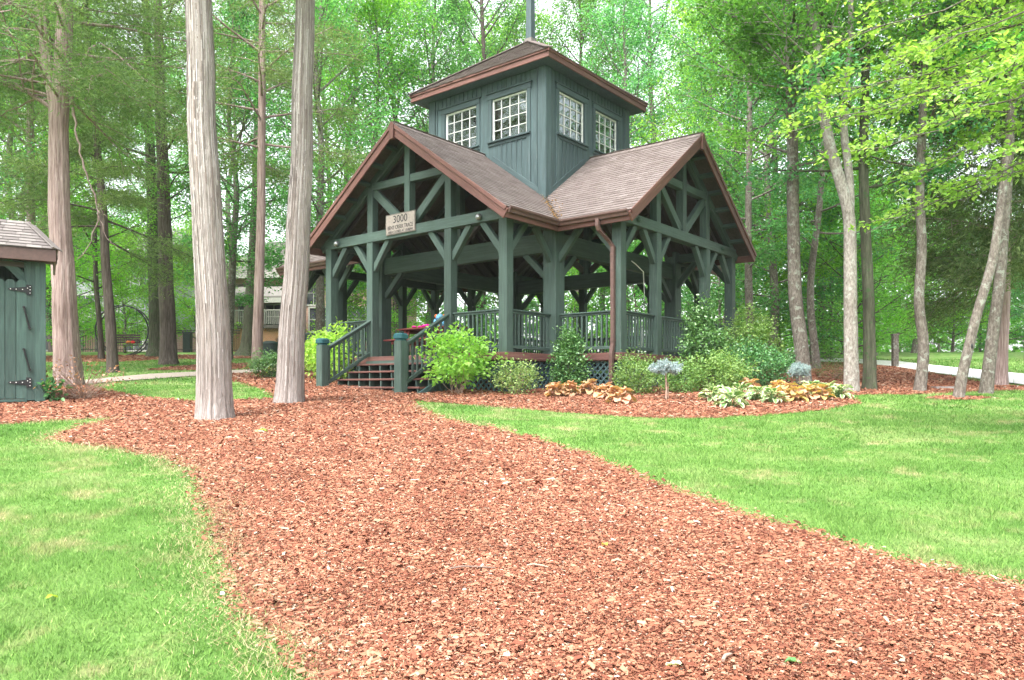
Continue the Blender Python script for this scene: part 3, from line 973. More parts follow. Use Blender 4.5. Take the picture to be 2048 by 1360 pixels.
# ---- cupola
CP, WS, WT, CT = 2.08, 6.83, 7.97, 8.43       # half side, window sill, window head, soffit
SG = M['slate']
def fmap(k):
    Mx = Matrix.Rotation(R((180, -90, 0, 90)[k]), 3, 'Z')
    return lambda q, z, d=0.0: Mx @ Vector((CP + d, q, z))
for k in range(4):
    f = fmap(k)
    nrm = f(0, 0, 1) - f(0, 0, 0)
    mb = MB()
    qs = [-CP + 0.1, -1.47, -0.28, 0.28, 1.47, CP - 0.1]
    if k % 2 == 0: qs[0], qs[-1] = -CP, CP
    for q0, q1 in zip(qs, qs[1:]):
        win = (q0, q1) in ((-1.47, -0.28), (0.28, 1.47))
        b0, b1 = roofz(q0) - 0.12, roofz(q1) - 0.12
        segs = [((b0, b1), WS), ((WT, WT), CT + 0.05)] if win else [((b0, b1), CT + 0.05)]
        if q0 < 0 < q1: segs = [((b0, b1), CT + 0.05)]
        for (z0, z1), zt in segs:
            mb.poly_prism([f(q0, z0), f(q1, z1), f(q1, zt), f(q0, zt)], -nrm * 0.1)
    wall = mb.build('cupola_wall', SG, pav)
    front = k in (0, 1)
    bn = empty('board_trim', (0, 0, 0), 0, pav)
    def tb(name, q0, z0, q1, z1, wd, d=0.03, off=0.0, mat=SG):
        return beam(bn, name, f(q0, z0, off + d / 2), f(q1, z1, off + d / 2), wd, d, mat, up=nrm)
    for s in (-1, 1):
        # boards following the roof, corner boards, posts between
        tb('skirt_board', s * (CP - 0.03), roofz(CP - 0.03) + 0.07, s * 0.30, roofz(0.30) + 0.07, 0.15, 0.035)
        tb('corner_board', s * (CP - 0.095), roofz(CP) - 0.04, s * (CP - 0.095), CT, 0.25, 0.044)
        tb('corner_batten', s * (CP - 0.27), roofz(CP - 0.27) + 0.10, s * (CP - 0.27), CT, 0.05, 0.03)
        # casing round the window
        for q in (0.21, 1.55): tb('casing', s * q, roofz(q) + 0.12 if q > 1 else WS - 0.12, s * q, WT + 0.1, 0.13, 0.028)
        tb('head_casing', s * 0.15, WT + 0.075, s * 1.63, WT + 0.075, 0.15, 0.04)
        tb('head_ledge', s * 0.11, WT + 0.165, s * 1.67, WT + 0.165, 0.03, 0.07)
        tb('sill', s * 0.16, WS - 0.025, s * 1.62, WS - 0.025, 0.05, 0.085)
        tb('apron', s * 0.17, WS - 0.09, s * 1.61, WS - 0.09, 0.078, 0.03)
        if front:
            for q in np.arange(0.62, 1.46, 0.17):
                z0 = roofz(q) + 0.15
                if WS - 0.135 - z0 > 0.06: tb('batten', s * q, z0, s * q, WS - 0.132, 0.042, 0.022)
            for q in np.arange(0.12, CP - 0.3, 0.165):
                tb('batten', s * q, WT + 0.185, s * q, CT - 0.002, 0.042, 0.022)
        # window: white sash and bars with sixteen panes
        wn = empty('window', tuple(f(s * 0.875, (WS + WT) / 2, -0.06)), math.atan2(nrm.y, nrm.x), pav)
        ww, wh = 1.19, WT - WS
        mb = MB()
        for y in (-ww / 2 + 0.02, ww / 2 - 0.02): mb.box((0, y, 0), (0.05, 0.04, wh))
        for z in (-wh / 2 + 0.02, wh / 2 - 0.02): mb.box((0, 0, z), (0.05, ww - 0.08, 0.04))
        for j in (1, 2, 3):
            mb.box((0.012, -ww / 2 + ww * j / 4, 0), (0.022, 0.013, wh - 0.08))
            mb.box((0.011, 0, -wh / 2 + wh * j / 4), (0.026, ww - 0.08, 0.012))
        mb.build('sash', M['white'], wn)
        for i in range(4):
            for j in range(4):
                key = 'pane'
                if key not in _sh:
                    m2 = MB()
                    m2.box((0, 0, 0), (0.004, ww / 4 - 0.014, wh / 4 - 0.013))
                    _sh[key] = m2.mesh('pane', M['glass'])
                o = link('pane', _sh[key], wn)
                o.location = (-0.006, -ww / 2 + ww * (i + 0.5) / 4, -wh / 2 + wh * (j + 0.5) / 4)
# cupola roof
CR, CZ0, CAP = 2.48, 8.665, 10.40
mb = MB()
mb.add([(-CR, -CR, CZ0 - 0.02), (CR, -CR, CZ0 - 0.02), (CR, CR, CZ0 - 0.02), (-CR, CR, CZ0 - 0.02), (0, 0, CAP - 0.03)], [(0, 1, 4), (1, 2, 4), (2, 3, 4), (3, 0, 4)])
mb.box((0, 0, CT + 0.03), (2 * CR - 0.1, 2 * CR - 0.1, 0.05))
croof = mb.build('cupola_roof', SG, pav)
for k in range(4):
    Mx = Matrix.Rotation(R((180, -90, 0, 90)[k]), 3, 'Z')
    a0, a1 = Mx @ Vector((CR - 0.025, -CR, 0)), Mx @ Vector((CR - 0.025, CR - 0.05, 0))
    beam(pav, 'eave_board', a0 + Vector((0, 0, 8.53)), a1 + Vector((0, 0, 8.53)), 0.04, 0.19, RB)
    b0, b1 = Mx @ Vector((CR + 0.012, -CR - 0.03, 0)), Mx @ Vector((CR + 0.012, CR - 0.004, 0))
    beam(pav, 'eave_trim', b0 + Vector((0, 0, 8.612)), b1 + Vector((0, 0, 8.612)), 0.03, 0.08, RB)
    org = Mx @ Vector((CR + 0.04, -CR - 0.04, CZ0 - 0.012 - 0.03))
    a = Mx @ Vector((0, 1, 0))
    b = (Mx @ Vector((-CR, 0, CAP - CZ0))).normalized()
    Lb = math.hypot(CR + 0.04, (CAP - CZ0) * (CR + 0.04) / CR)
    wtot = 2 * CR + 0.08
    shingle_slope(croof, org, a, b, [(0, 0), (wtot, 0), (wtot / 2 + 0.01, Lb), (wtot / 2 - 0.01, Lb)], 30 if k in (0, 1) else 0, M['shingle'])
    mb = MB()
    c0 = Mx @ Vector((CR + 0.03, -CR - 0.03, CZ0 - 0.02))
    c1 = Vector((0, 0, CAP))
    mb.bar(c0, c1, 0.22, 0.02)
    mb.build('hip_cap', M['shingle'], pav)
mb = MB()
mb.poly_prism([(-0.13, -0.13, CAP - 0.16), (0.13, -0.13, CAP - 0.16), (0.13, 0.13, CAP - 0.16), (-0.13, 0.13, CAP - 0.16)], (0, 0, 0.2))
mb.build('spire_flashing', M['shingle_grey'], pav)
mb = MB()
hs_ = 0.10
mb.add([(sx * h, sy * h, z) for z, h in ((CAP - 0.1, 0.10), (CAP + 1.9, 0.085), (CAP + 3.4, 0.03)) for sx, sy in ((-1, -1), (1, -1), (1, 1), (-1, 1))],
       [[a + i * 4 for i in (0,)] for a in ()] + [(r * 4 + i, r * 4 + (i + 1) % 4, r * 4 + 4 + (i + 1) % 4, r * 4 + 4 + i) for r in range(2) for i in range(4)] + [(8, 9, 10, 11)])
mb.build('spire', SG, pav)

# ---- stairs up the front-left gable
w0 = wmap(0)
st = empty('staircase', tuple(w0(LP, 0, 0)), R(180), pav)   # local: x outward, y lateral (positive to the right in the photograph)
TW0, TW1 = -1.42, 1.84
for i in range(4):
    zt = DECK - 0.19 * (i + 1)
    x = 0.15 + 0.33 * i
    for j in range(2):
        beam(st, 'tread', (x + 0.085 + j * 0.165, TW0, zt - 0.022), (x + 0.085 + j * 0.165, TW1, zt - 0.022), 0.155, 0.044, M['tread'], (0, 0, 1))
for y in np.linspace(TW0 + 0.06, TW1 - 0.06, 9):
    mb = MB()
    pts = [(0.13, DECK - 0.19 - 0.05)]
    for i in range(4):
        zt = DECK - 0.19 * (i + 1) - 0.045
        pts += [(0.15 + 0.33 * i + 0.02, zt), (0.15 + 0.33 * (i + 1) - 0.02, zt)]
        if i < 3: pts += [(0.15 + 0.33 * (i + 1) - 0.02, zt - 0.19)]
    pts += [(0.15 + 0.33 * 4 - 0.02, -0.10), (0.13, -0.10)]
    mb.poly_prism([(x, y - 0.02, z) for x, z in pts], (0, 0.04, 0))
    mb.build('stringer', G, st)
beam(st, 'riser_board', (0.175, TW0, DECK - 0.095 - 0.075), (0.175, TW1, DECK - 0.095 - 0.075), 0.03, 0.12, G)
NX = 1.57
for y in (-Q, Q):
    mb = MB()
    beam(st, 'newel_post', (NX, y, -0.12), (NX, y, 1.17), 0.225, 0.225, G, (0, 1, 0), 0.02)
    mb = MB()
    def ring8(z, h, c): return [(NX + sx * a, y + sy * b, z) for sx, sy, a, b in ((-1, -1, h - c, h), (1, -1, h - c, h), (1, -1, h, h - c), (1, 1, h, h - c), (1, 1, h - c, h), (-1, 1, h - c, h), (-1, 1, h, h - c), (-1, -1, h, h - c))]
    rg = [(1.168, 0.095, 0.02), (1.20, 0.095, 0.02), (1.215, 0.128, 0.03), (1.30, 0.128, 0.03), (1.335, 0.095, 0.03)]
    Vv = [p for z, h, c in rg for p in ring8(z, h, c)]
    mb.add(Vv, [(r * 8 + i, r * 8 + (i + 1) % 8, r * 8 + 8 + (i + 1) % 8, r * 8 + 8 + i) for r in range(4) for i in range(8)] + [list(range(32, 40))])
    mb.build('newel_cap', M['teal'], st)
    # sloping rails
    slope = (DECK - 0.14) / 1.55
    za, zb = DECK + 0.93, 0.16 + 0.90
    A, B = Vector((0.09, y, za)), Vector((NX - 0.11, y, zb + 0.04))
    dn = Vector((0, 0, 1))
    beam(st, 'handrail', A, B, 0.12, 0.04, G)
    beam(st, 'upper_rail', A - dn * 0.055, B - dn * 0.055, 0.045, 0.05, G)
    A2, B2 = Vector((0.09, y, DECK + 0.10)), Vector((NX - 0.11, y, 0.24))
    beam(st, 'bottom_rail', A2, B2, 0.06, 0.085, G)
    for i in range(9):
        t = (i + 0.6) / 9.2
        p, q = A.lerp(B, t), A2.lerp(B2, t)
        beam(st, 'baluster', (p.x, y, q.z + 0.03), (p.x, y, p.z - 0.075), 0.042, 0.042, G, (0, 1, 0), 0.004)

# ---- diagonal lattice under the deck
def lattice(p0, p1, single=True):
    p0, p1 = Vector((*p0, 0)), Vector((*p1, 0))
    d = (p1 - p0).normalized()
    L = (p1 - p0).length
    zb, zt = -0.06, DECK - 0.185
    lt = empty('lattice_skirt', (p0.x, p0.y, 0), math.atan2(d.y, d.x), pav)
    H = zt - zb
    sp = 0.155
    for lay, sg in ((0, 1), (1, -1)):
        c = -H if sg > 0 else 0.0
        c += 0.05
        while c < (L if sg > 0 else L + H):
            # line: x = c + sg*(z - zb) (sg>0)  or  x = c - (z - zb)
            z0, z1 = 0.0, H
            if sg > 0:
                z0, z1 = max(0, -c), min(H, L - c)
            else:
                z0, z1 = max(0, c - L), min(H, c)
            if z1 - z0 > 0.04:
                beam(lt, 'slat', (c + sg * z0, lay * 0.013, zb + z0), (c + sg * z1, lay * 0.013, zb + z1), 0.045, 0.012, M['latt'], (0, 1, 0), 0.002)
            c += sp
    beam(lt, 'frame_board', (0, -0.006, zt + 0.0), (L, -0.006, zt + 0.0), 0.05, 0.05, G)
M['latt'] = painted_wood('lattice_paint', (0.045, 0.088, 0.093), (0.06, 0.11, 0.115), (0.1, 0.12, 0.12))
B_ = 0.06
lattice((-LP - B_, -W2 - B_), (-LP - B_, -Q - 0.5))
lattice((-LP - B_, W2 + B_), (-LP - B_, Q + 0.2))
lattice((-W2 - B_, -W2 - B_), (-LP - B_, -W2 - B_))
lattice((-W2 - B_, -LP - B_), (-W2 - B_, -W2 - B_))
lattice((W2 + B_, -LP - B_), (-W2 - B_, -LP - B_))
lattice((LP + B_, -W2 - B_), (W2 + B_, -W2 - B_))
# stair side skirt
sk = empty('stair_skirt', tuple(w0(LP, 0, 0)), R(180), pav)
beam(sk, 'skirt_board', (0.16, TW1 + 0.03, DECK - 0.27), (1.52, TW1 + 0.03, -0.02), 0.025, 0.10, M['latt'])
for i in range(7):
    x = 0.25 + i * 0.17
    h = (1.52 - x) * 0.69 - 0.03
    if h > 0.08: beam(sk, 'slat', (x, TW1 + 0.028, -0.05), (x + h * 0.4, TW1 + 0.028, h * 0.75), 0.045, 0.012, M['latt'], (0, 1, 0), 0.002)

# ---- downspout, lamps, bolts, conduit
def path_tube(name, pts, r, mat, parent, n=8):
    mb = MB()
    mb.tube(pts, [r] * len(pts), n)
    return mb.build(name, mat, parent)
def flat_spout(pts, wd, dp):
    mb = MB()
    ring = [(-wd / 2, -dp / 2), (wd / 2, -dp / 2), (wd / 2, dp / 2), (-wd / 2, dp / 2)]
    V_, F_ = [], []
    for p in pts:
        for a, b in ring: V_.append((p[0] + a, p[1] + b, p[2]))
    for i in range(len(pts) - 1):
        for j in range(4): F_.append((i * 4 + j, i * 4 + (j + 1) % 4, i * 4 + 4 + (j + 1) % 4, i * 4 + 4 + j))
    mb.add(V_, F_)
    return mb
gx_, gy_ = -EV - 0.07, -4.62
wx, wy = -W2 - 0.185, -LP + 0.05
sp_pts = [(gx_, gy_, 3.88), (gx_, gy_, 3.72), (gx_ + 0.03, gy_ - 0.02, 3.62), (wx - 0.04, wy + 0.05, 3.38), (wx, wy, 3.28), (wx, wy, 1.25), (wx, wy, 1.12), (wx - 0.06, wy, 0.90), (wx - 0.06, wy, 0.0)]
flat_spout(sp_pts, 0.085, 0.085).build('downspout', M['gutter_red'] if 'gutter_red' in M else M['gutter'], pav)
mb = MB()
for z in (3.1, 1.2): mb.box((wx, wy, z), (0.1, 0.1, 0.035))
mb.build('spout_strap', M['gutter'], pav)
for q, s in ((-2.42, 0), (2.62, 1)):
    mb = MB()
    mb.ball(w0(LP + 0.19, -q, (T0 + T1) / 2 - 0.02), 0.075, 10, 7)
    mb.tube([w0(LP + 0.12, -q, 4.0), w0(LP + 0.2, -q, 3.98)], [0.05, 0.055], 8)
    mb.build('gable_lamp', M['steel'], pav)
w1 = wmap(1)
for q in (-2.45, 2.2):
    mb = MB()
    mb.ball(w1(LP + 0.17, q, 3.99), 0.055, 10, 7)
    mb.tube([w1(LP + 0.12, q, 3.99), w1(LP + 0.17, q, 3.99)], [0.05, 0.05], 8)
    mb.build('tie_bolt', G, pav)
path_tube('conduit', [w1(LP - 0.9, -0.95, 3.35), w1(LP - 0.9, -0.75, 3.30), w1(LP - 0.9, -0.35, 3.15), w1(LP - 0.9, -0.30, 2.6), w1(LP - 0.9, -0.3, 1.9), w1(LP - 0.9, -0.42, 1.6), w1(LP - 0.9, -0.42, DECK)], 0.014, M['white'], pav, 6)
mb = MB()
mb.tube([(-1.4, -1.7, 3.05), (-1.4, -1.7, 3.16), (-1.4, -1.7, 3.19), (-1.4, -1.7, 3.3), (-1.4, -1.7, 3.62)], [0.15, 0.18, 0.15, 0.07, 0.02], 12)
mb.build('ceiling_lamp', M['steel'], pav)

# ---- fallen leaves lying in the roof valley
mb = MB()
for i in range(200):
    t = abs(rng.normal(0, 0.7))
    e = EV - min(t, 1.35)
    off = rng.normal(0, 0.10 + 0.05 * t)
    u, v = -e + max(off, 0) , -e + max(-off, 0)
    z = max(roofz(u), roofz(v)) + 0.03
    a = rng.uniform(0, 6.28)
    s_ = rng.uniform(0.015, 0.035)
    c = Vector((u, v, z + rng.uniform(0, 0.02)))
    t1, t2 = Vector((math.cos(a), math.sin(a), rng.normal(0, 0.3))) * s_, Vector((-math.sin(a), math.cos(a), rng.normal(0, 0.3))) * s_ * 0.5
    mb.add([c - t1, c + t2, c + t1, c - t2], [(0, 1, 2, 3)])
lv = mb.build('fallen_leaves', M['leaf_dry'])
lv.matrix_world = pav.matrix_basis
tag(lv, 'dry orange leaves heaped in the valley between the two roofs', 'leaves', kind='stuff')

# ---- the sign on the tie beam
def text_mesh(body, size, align='CENTER', ext=0.0015, sx=1.0):
    cu = bpy.data.curves.new('text', 'FONT')
    cu.body = body
    cu.size = size
    cu.align_x = align
    cu.align_y = 'CENTER'
    cu.extrude = ext
    cu.offset = 0.0
    o = bpy.data.objects.new('text', cu)
    COL.objects.link(o)
    dg = bpy.context.evaluated_depsgraph_get()
    me = bpy.data.meshes.new_from_object(o.evaluated_get(dg))
    bpy.data.objects.remove(o)
    bpy.data.curves.remove(cu)
    co = np.zeros(len(me.vertices) * 3, np.float32)
    me.vertices.foreach_get('co', co)
    co = co.reshape(-1, 3)
    wdt = co[:, 0].max() - co[:, 0].min()
    if sx > 3e-3 and sx != 1.0: co[:, 0] *= sx / wdt
    me.vertices.foreach_set('co', co.ravel())
    me.update()
    return me
sp = pav.matrix_basis @ w0(LP + 0.155, -0.17, 4.19)
sign = empty('address_sign', tuple(sp), PA + R(180) + R(90))
sign.rotation_euler = (R(90), 0, PA - R(90))
tag(sign, 'cream sign reading 3000 Bent Creek Trace on the front-left tie beam', 'sign')
SW, SH = 1.05, 0.50
mb = MB()
mb.box((0, 0, 0), (SW, SH, 0.02))
mb.build('board', M['sign'], sign)
mb = MB()
for s in (-1, 1):
    mb.box((0, s * (SH / 2 - 0.012), 0.0115), (SW - 0.004, 0.008, 0.003))
    mb.box((s * (SW / 2 - 0.012), 0, 0.0115), (0.008, SH - 0.04, 0.003))
mb.build('border', M['ink'], sign)
for body, sz, y, wd in (('3000', 0.26, 0.105, 0.50), ('BENT CREEK TRACE', 0.135, -0.085, 0.90), ('AREA CLOSED AT 10:00PM', 0.085, -0.195, 0.88)):
    me = text_mesh(body, sz, sx=wd, ext=0.002)
    me.materials.clear()
    me.materials.append(M['ink'])
    o = link('lettering', me, sign)
    o.location = (0, y, 0.0125)

# ---- picnic table with two toys on the deck
RT = painted_wood('picnic_red', (0.13, 0.028, 0.024), (0.17, 0.04, 0.034), (0.2, 0.08, 0.06))
tp = pav.matrix_basis @ Vector((-3.75, 0.35, DECK))
pt = empty('picnic_table', tuple(tp), PA)
tag(pt, 'red brown wooden picnic table on the pavilion deck behind the stairs', 'picnic table')
for i in range(5): beam(pt, 'table_plank', (-0.3 + i * 0.152, -0.95, 0.745), (-0.3 + i * 0.152, 0.95, 0.745), 0.142, 0.04, RT)
for s in (-1, 1):
    for j in range(2): beam(pt, 'bench_plank', (s * (0.60 + j * 0.15), -0.95, 0.44), (s * (0.60 + j * 0.15), 0.95, 0.44), 0.14, 0.04, RT)
for y in (-0.62, 0.62):
    for s in (-1, 1): beam(pt, 'leg', (s * 0.62, y, 0.0), (s * 0.22, y, 0.72), 0.045, 0.13, RT, (0, 1, 0))
    beam(pt, 'bench_support', (-0.78, y + 0.05, 0.375), (0.78, y + 0.05, 0.375), 0.04, 0.09, RT)
    beam(pt, 'top_support', (-0.33, y + 0.05, 0.68), (0.33, y + 0.05, 0.68), 0.04, 0.085, RT)
    beam(pt, 'diagonal_brace', (0, y - 0.03, 0.40), (0, y * 0.2, 0.70), 0.04, 0.08, RT)
TB = simple('plush_blue', (0.16, 0.42, 0.62), 0.9)
TO = simple('plush_orange', (0.62, 0.17, 0.05), 0.9)
TK = simple('pink_cloth', (0.75, 0.02, 0.28), 0.8)
ty = pav.matrix_basis @ Vector((-3.85, -0.05, DECK + 0.767))
toy = empty('plush_toy', tuple(ty), PA + R(200))
tag(toy, 'light blue plush toy with orange ears sitting on the picnic table', 'toy')
mb = MB()
mb.ball((0, 0, 0.10), (0.11, 0.12, 0.12))
mb.ball((0.03, 0.0, 0.25), (0.095, 0.10, 0.09))
mb.ball((0.11, 0.0, 0.225), (0.06, 0.055, 0.045))
for s in (-1, 1):
    mb.ball((0.09, s * 0.09, 0.04), (0.09, 0.045, 0.04))
    mb.ball((0.05, s * 0.12, 0.14), (0.04, 0.04, 0.07))
mb.build('body', TB, toy)
for s in (-1, 1):
    mb = MB()
    mb.ball((0.0, s * 0.115, 0.285), (0.025, 0.05, 0.05))
    mb.build('ear', TO, toy)
    mb = MB()
    mb.ball((0.18, s * 0.09, 0.04), (0.02, 0.035, 0.035))
    mb.build('foot', TO, toy)
pk = pav.matrix_basis @ Vector((-3.95, 0.42, DECK + 0.767))
mb = MB()
for i in range(9): mb.ball((rng.normal(0, 0.07), rng.normal(0, 0.12), 0.025 + rng.uniform(0, 0.025)), (rng.uniform(0.05, 0.09), rng.uniform(0.06, 0.1), rng.uniform(0.025, 0.045)), 9, 6)
pc = mb.build('pink_bundle', TK)
pc.location = pk
pc.rotation_euler = (0, 0, PA)
tag(pc, 'crumpled pink cloth bundle lying on the picnic table', 'bundle')

# ------------------------------------------------------------------ vegetation builders
def unit(a): return a / (np.linalg.norm(a, axis=-1, keepdims=True) + 1e-9)

def leaf_arrays(P, size, kind='rhomb', up=1.0, dirs=None, r=rng, aspect=0.55):
    """leaves at P; returns vertices and faces of one size"""
    n = len(P)
    L = size * r.uniform(0.7, 1.3, n)
    nrm = unit(np.stack([r.normal(0, 1, n), r.normal(0, 1, n), np.abs(r.normal(0, 0.5, n)) + up], 1))
    if dirs is None:
        a = r.uniform(0, 2 * np.pi, n)
        dirs = np.stack([np.cos(a), np.sin(a), r.normal(-0.25, 0.35, n)], 1)
    t = unit(dirs - nrm * np.sum(dirs * nrm, 1, keepdims=True))
    b = np.cross(nrm, t)
    L1 = L[:, None]
    if kind == 'needle':
        Wd = L1 * aspect
        V = np.stack([P - b * Wd, P + b * Wd, P + t * L1], 1)
        return V.reshape(-1, 3), np.arange(3 * n).reshape(-1, 3)
    Wd = L1 * aspect
    cup = nrm * L1 * r.uniform(0.04, 0.16, (n, 1))
    droop = -nrm * L1 * r.uniform(0.0, 0.25, (n, 1))
    if kind == 'rhomb':
        V = np.stack([P, P + t * L1 * 0.45 + b * Wd * 0.5 + cup, P + t * L1 + droop, P + t * L1 * 0.45 - b * Wd * 0.5 + cup], 1)
        q = np.array([(0, 2, 1), (0, 3, 2)])
        return V.reshape(-1, 3), (q[None] + (np.arange(n) * 4)[:, None, None]).reshape(-1, 3)
    V = np.stack([P, P + t * L1 * 0.25 + b * Wd * 0.42 + cup, P + t * L1 * 0.62 + b * Wd * 0.42 + cup + droop * 0.4, P + t * L1 + droop,
                  P + t * L1 * 0.62 - b * Wd * 0.42 + cup + droop * 0.4, P + t * L1 * 0.25 - b * Wd * 0.42 + cup], 1)
    q = np.array([(0, 3, 2, 1), (0, 5, 4, 3)])
    return V.reshape(-1, 3), (q[None] + (np.arange(n) * 6)[:, None, None]).reshape(-1, 4)

class Tubes:
    def __init__(s): s.V, s.F, s.n = [], [], 0
    def add(s, P, rad, n):
        V_, F_ = tube_np(np.asarray(P, float), np.asarray(rad, float), n)
        s.V.append(V_); s.F.append(F_ + s.n); s.n += len(V_)
    def mesh(s, name, mat):
        return mesh_np(name, np.concatenate(s.V), np.concatenate(s.F), mat, True)

def smooth_path(pts, n):
    """a soft curve through the points"""
    P = np.asarray(pts, float)
    d = np.concatenate([[0], np.cumsum(np.linalg.norm(np.diff(P, axis=0), axis=1))])
    s = np.linspace(0, d[-1], n)
    out = np.stack([np.interp(s, d, P[:, k]) for k in range(3)], 1)
    for _ in range(max(1, n // 14)):
        out[1:-1] = 0.25 * out[:-2] + 0.5 * out[1:-1] + 0.25 * out[2:]
    return out

def bark_trunk(T, path, r0, r1, sides=14, rows=40, ridge=0.06, freq=9, flare=0.35, seed=0, pw=0.8):
    """one trunk with fluted, uneven bark and a root flare"""
    r = np.random.default_rng(seed)
    P = smooth_path(path, rows)
    s = np.linspace(0, 1, rows)
    for c_ in (0, 1):                           # no trunk is a ruler
        P[:, c_] += r0 * 0.055 * np.sin(s * r.uniform(9, 16) + r.uniform(0, 6)) * np.minimum(1, s * 6) + r0 * 0.03 * np.sin(s * r.uniform(25, 40) + r.uniform(0, 6)) * np.minimum(1, s * 6)
    hgt = np.concatenate([[0], np.cumsum(np.linalg.norm(np.diff(P, axis=0), axis=1))])
    rad = r0 + (r1 - r0) * s ** pw
    rad = rad * (1 + flare * np.exp(-hgt / 0.28))
    V_, F_ = tube_np(P, rad, sides)
    an = np.tile(np.arange(sides) * 2 * np.pi / sides, rows)
    hh = np.repeat(hgt, sides)
    C = np.repeat(P, sides, 0)
    k = np.zeros(len(V_))
    for f in (2, 3, 5, freq, int(freq * 1.7)):
        ph, dr = r.uniform(0, 6.28), r.normal(0, 0.25)
        amp = 0.5 if f < freq else 1.0
        k += amp * np.sin(f * an + ph + dr * hh + 0.5 * np.sin(hh * r.uniform(0.6, 1.6) + ph))
    k += 1.6 * np.repeat(np.exp(-hgt / 0.35), sides) * np.sin(5 * an + r.uniform(0, 6))
    for _ in range(int(hgt[-1] * 1.1)):        # knots and old branch collars
        ka, kh, ks = r.uniform(0, 6.28), r.uniform(0.4, hgt[-1]), r.uniform(0.05, 0.12)
        da = np.abs((an - ka + np.pi) % (2 * np.pi) - np.pi) * r0
        k += r.uniform(1.2, 3.2) * np.exp(-(da / ks) ** 2 - ((hh - kh) / (ks * 1.6)) ** 2)
    k += r.normal(0, 0.5, len(V_))
    V_ = C + (V_ - C) * (1 + ridge * k / 2.2)[:, None]
    T.V.append(V_); T.F.append(F_ + T.n); T.n += len(V_)
    return P, rad

def grow(T, P, rad, base, Rr, nl, leaf_n, seed, droop=0.0, el0=12, el1=55, flat=0.5, sub=6, clump=0.24, skip=None, prof=None, thick=0.3):
    """limbs and twigs along a trunk; returns leaf positions and twig directions"""
    r = np.random.default_rng(seed)
    LP_, LD = [], []
    az = r.uniform(0, 6.28)
    K = len(P)
    for i in range(nl):
        tt = (i + r.random()) / nl
        t = base + (1 - base) * tt
        f = t * (K - 1)
        i0 = min(int(f), K - 2)
        p = P[i0] + (P[i0 + 1] - P[i0]) * (f - i0)
        rt = np.interp(f, np.arange(K), rad)
        az += 2.4 + r.normal(0, 0.4)
        sh = (0.55 + 1.0 * math.sqrt(max(tt * (1 - tt), 0))) * (1 - 0.45 * tt * tt) if prof is None else prof(tt)
        L = Rr * sh * r.uniform(0.65, 1.1)
        el = R(el0 + (el1 - el0) * tt + r.normal(0, 9))
        d = np.array((math.cos(az) * math.cos(el), math.sin(az) * math.cos(el), math.sin(el)))
        n = 7
        s = np.linspace(0, 1, n)
        side = np.array((-d[1], d[0], 0))
        wob = np.cumsum(r.normal(0, 0.05, n))
        path = p + d * (s * L)[:, None] + side * (wob * L * s)[:, None] + np.array((0, 0, 1)) * ((0.18 - droop) * L * s * s)[:, None]
        rl = min(rt * 0.5, 0.012 + L * 0.010)
        T.add(path, rl * (1 - 0.85 * s) + 0.004, 5)
        for j in range(sub):
            sj = 0.28 + 0.72 * (j + r.random()) / sub
            q = np.array([np.interp(sj, s, path[:, c]) for c in range(3)])
            sg = 1 if j % 2 else -1
            a2 = sg * R(r.uniform(25, 70))
            dh = np.array((d[0] * math.cos(a2) - d[1] * math.sin(a2), d[0] * math.sin(a2) + d[1] * math.cos(a2), d[2] * 0.4 + r.normal(0, 0.22) - droop * 0.8))
            dh = dh / np.linalg.norm(dh)
            l2 = L * r.uniform(0.28, 0.55) * (1.15 - 0.5 * sj)
            s2 = np.linspace(0, 1, 4)
            pth = q + dh * (s2 * l2)[:, None] + np.array((0, 0, -1)) * (l2 * (0.1 + droop * 0.7) * s2 * s2)[:, None]
            T.add(pth, np.linspace(rl * 0.35 + 0.004, 0.003, 4), 3)
            m = max(3, int(leaf_n / (nl * sub) * r.uniform(0.5, 1.5)))
            u = r.uniform(0.1, 1.08, m)
            c = np.stack([np.interp(np.minimum(u, 1), s2, pth[:, k]) for k in range(3)], 1)
            sdv = clump * (0.5 + 0.5 * min(l2, 2.0))
            off = r.normal(0, 1, (m, 3)) * np.array((sdv, sdv, sdv * flat))
            LP_.append(c + off)
            LD.append(np.tile(dh, (m, 1)) + r.normal(0, 0.5, (m, 3)))
    return np.concatenate(LP_), np.concatenate(LD)

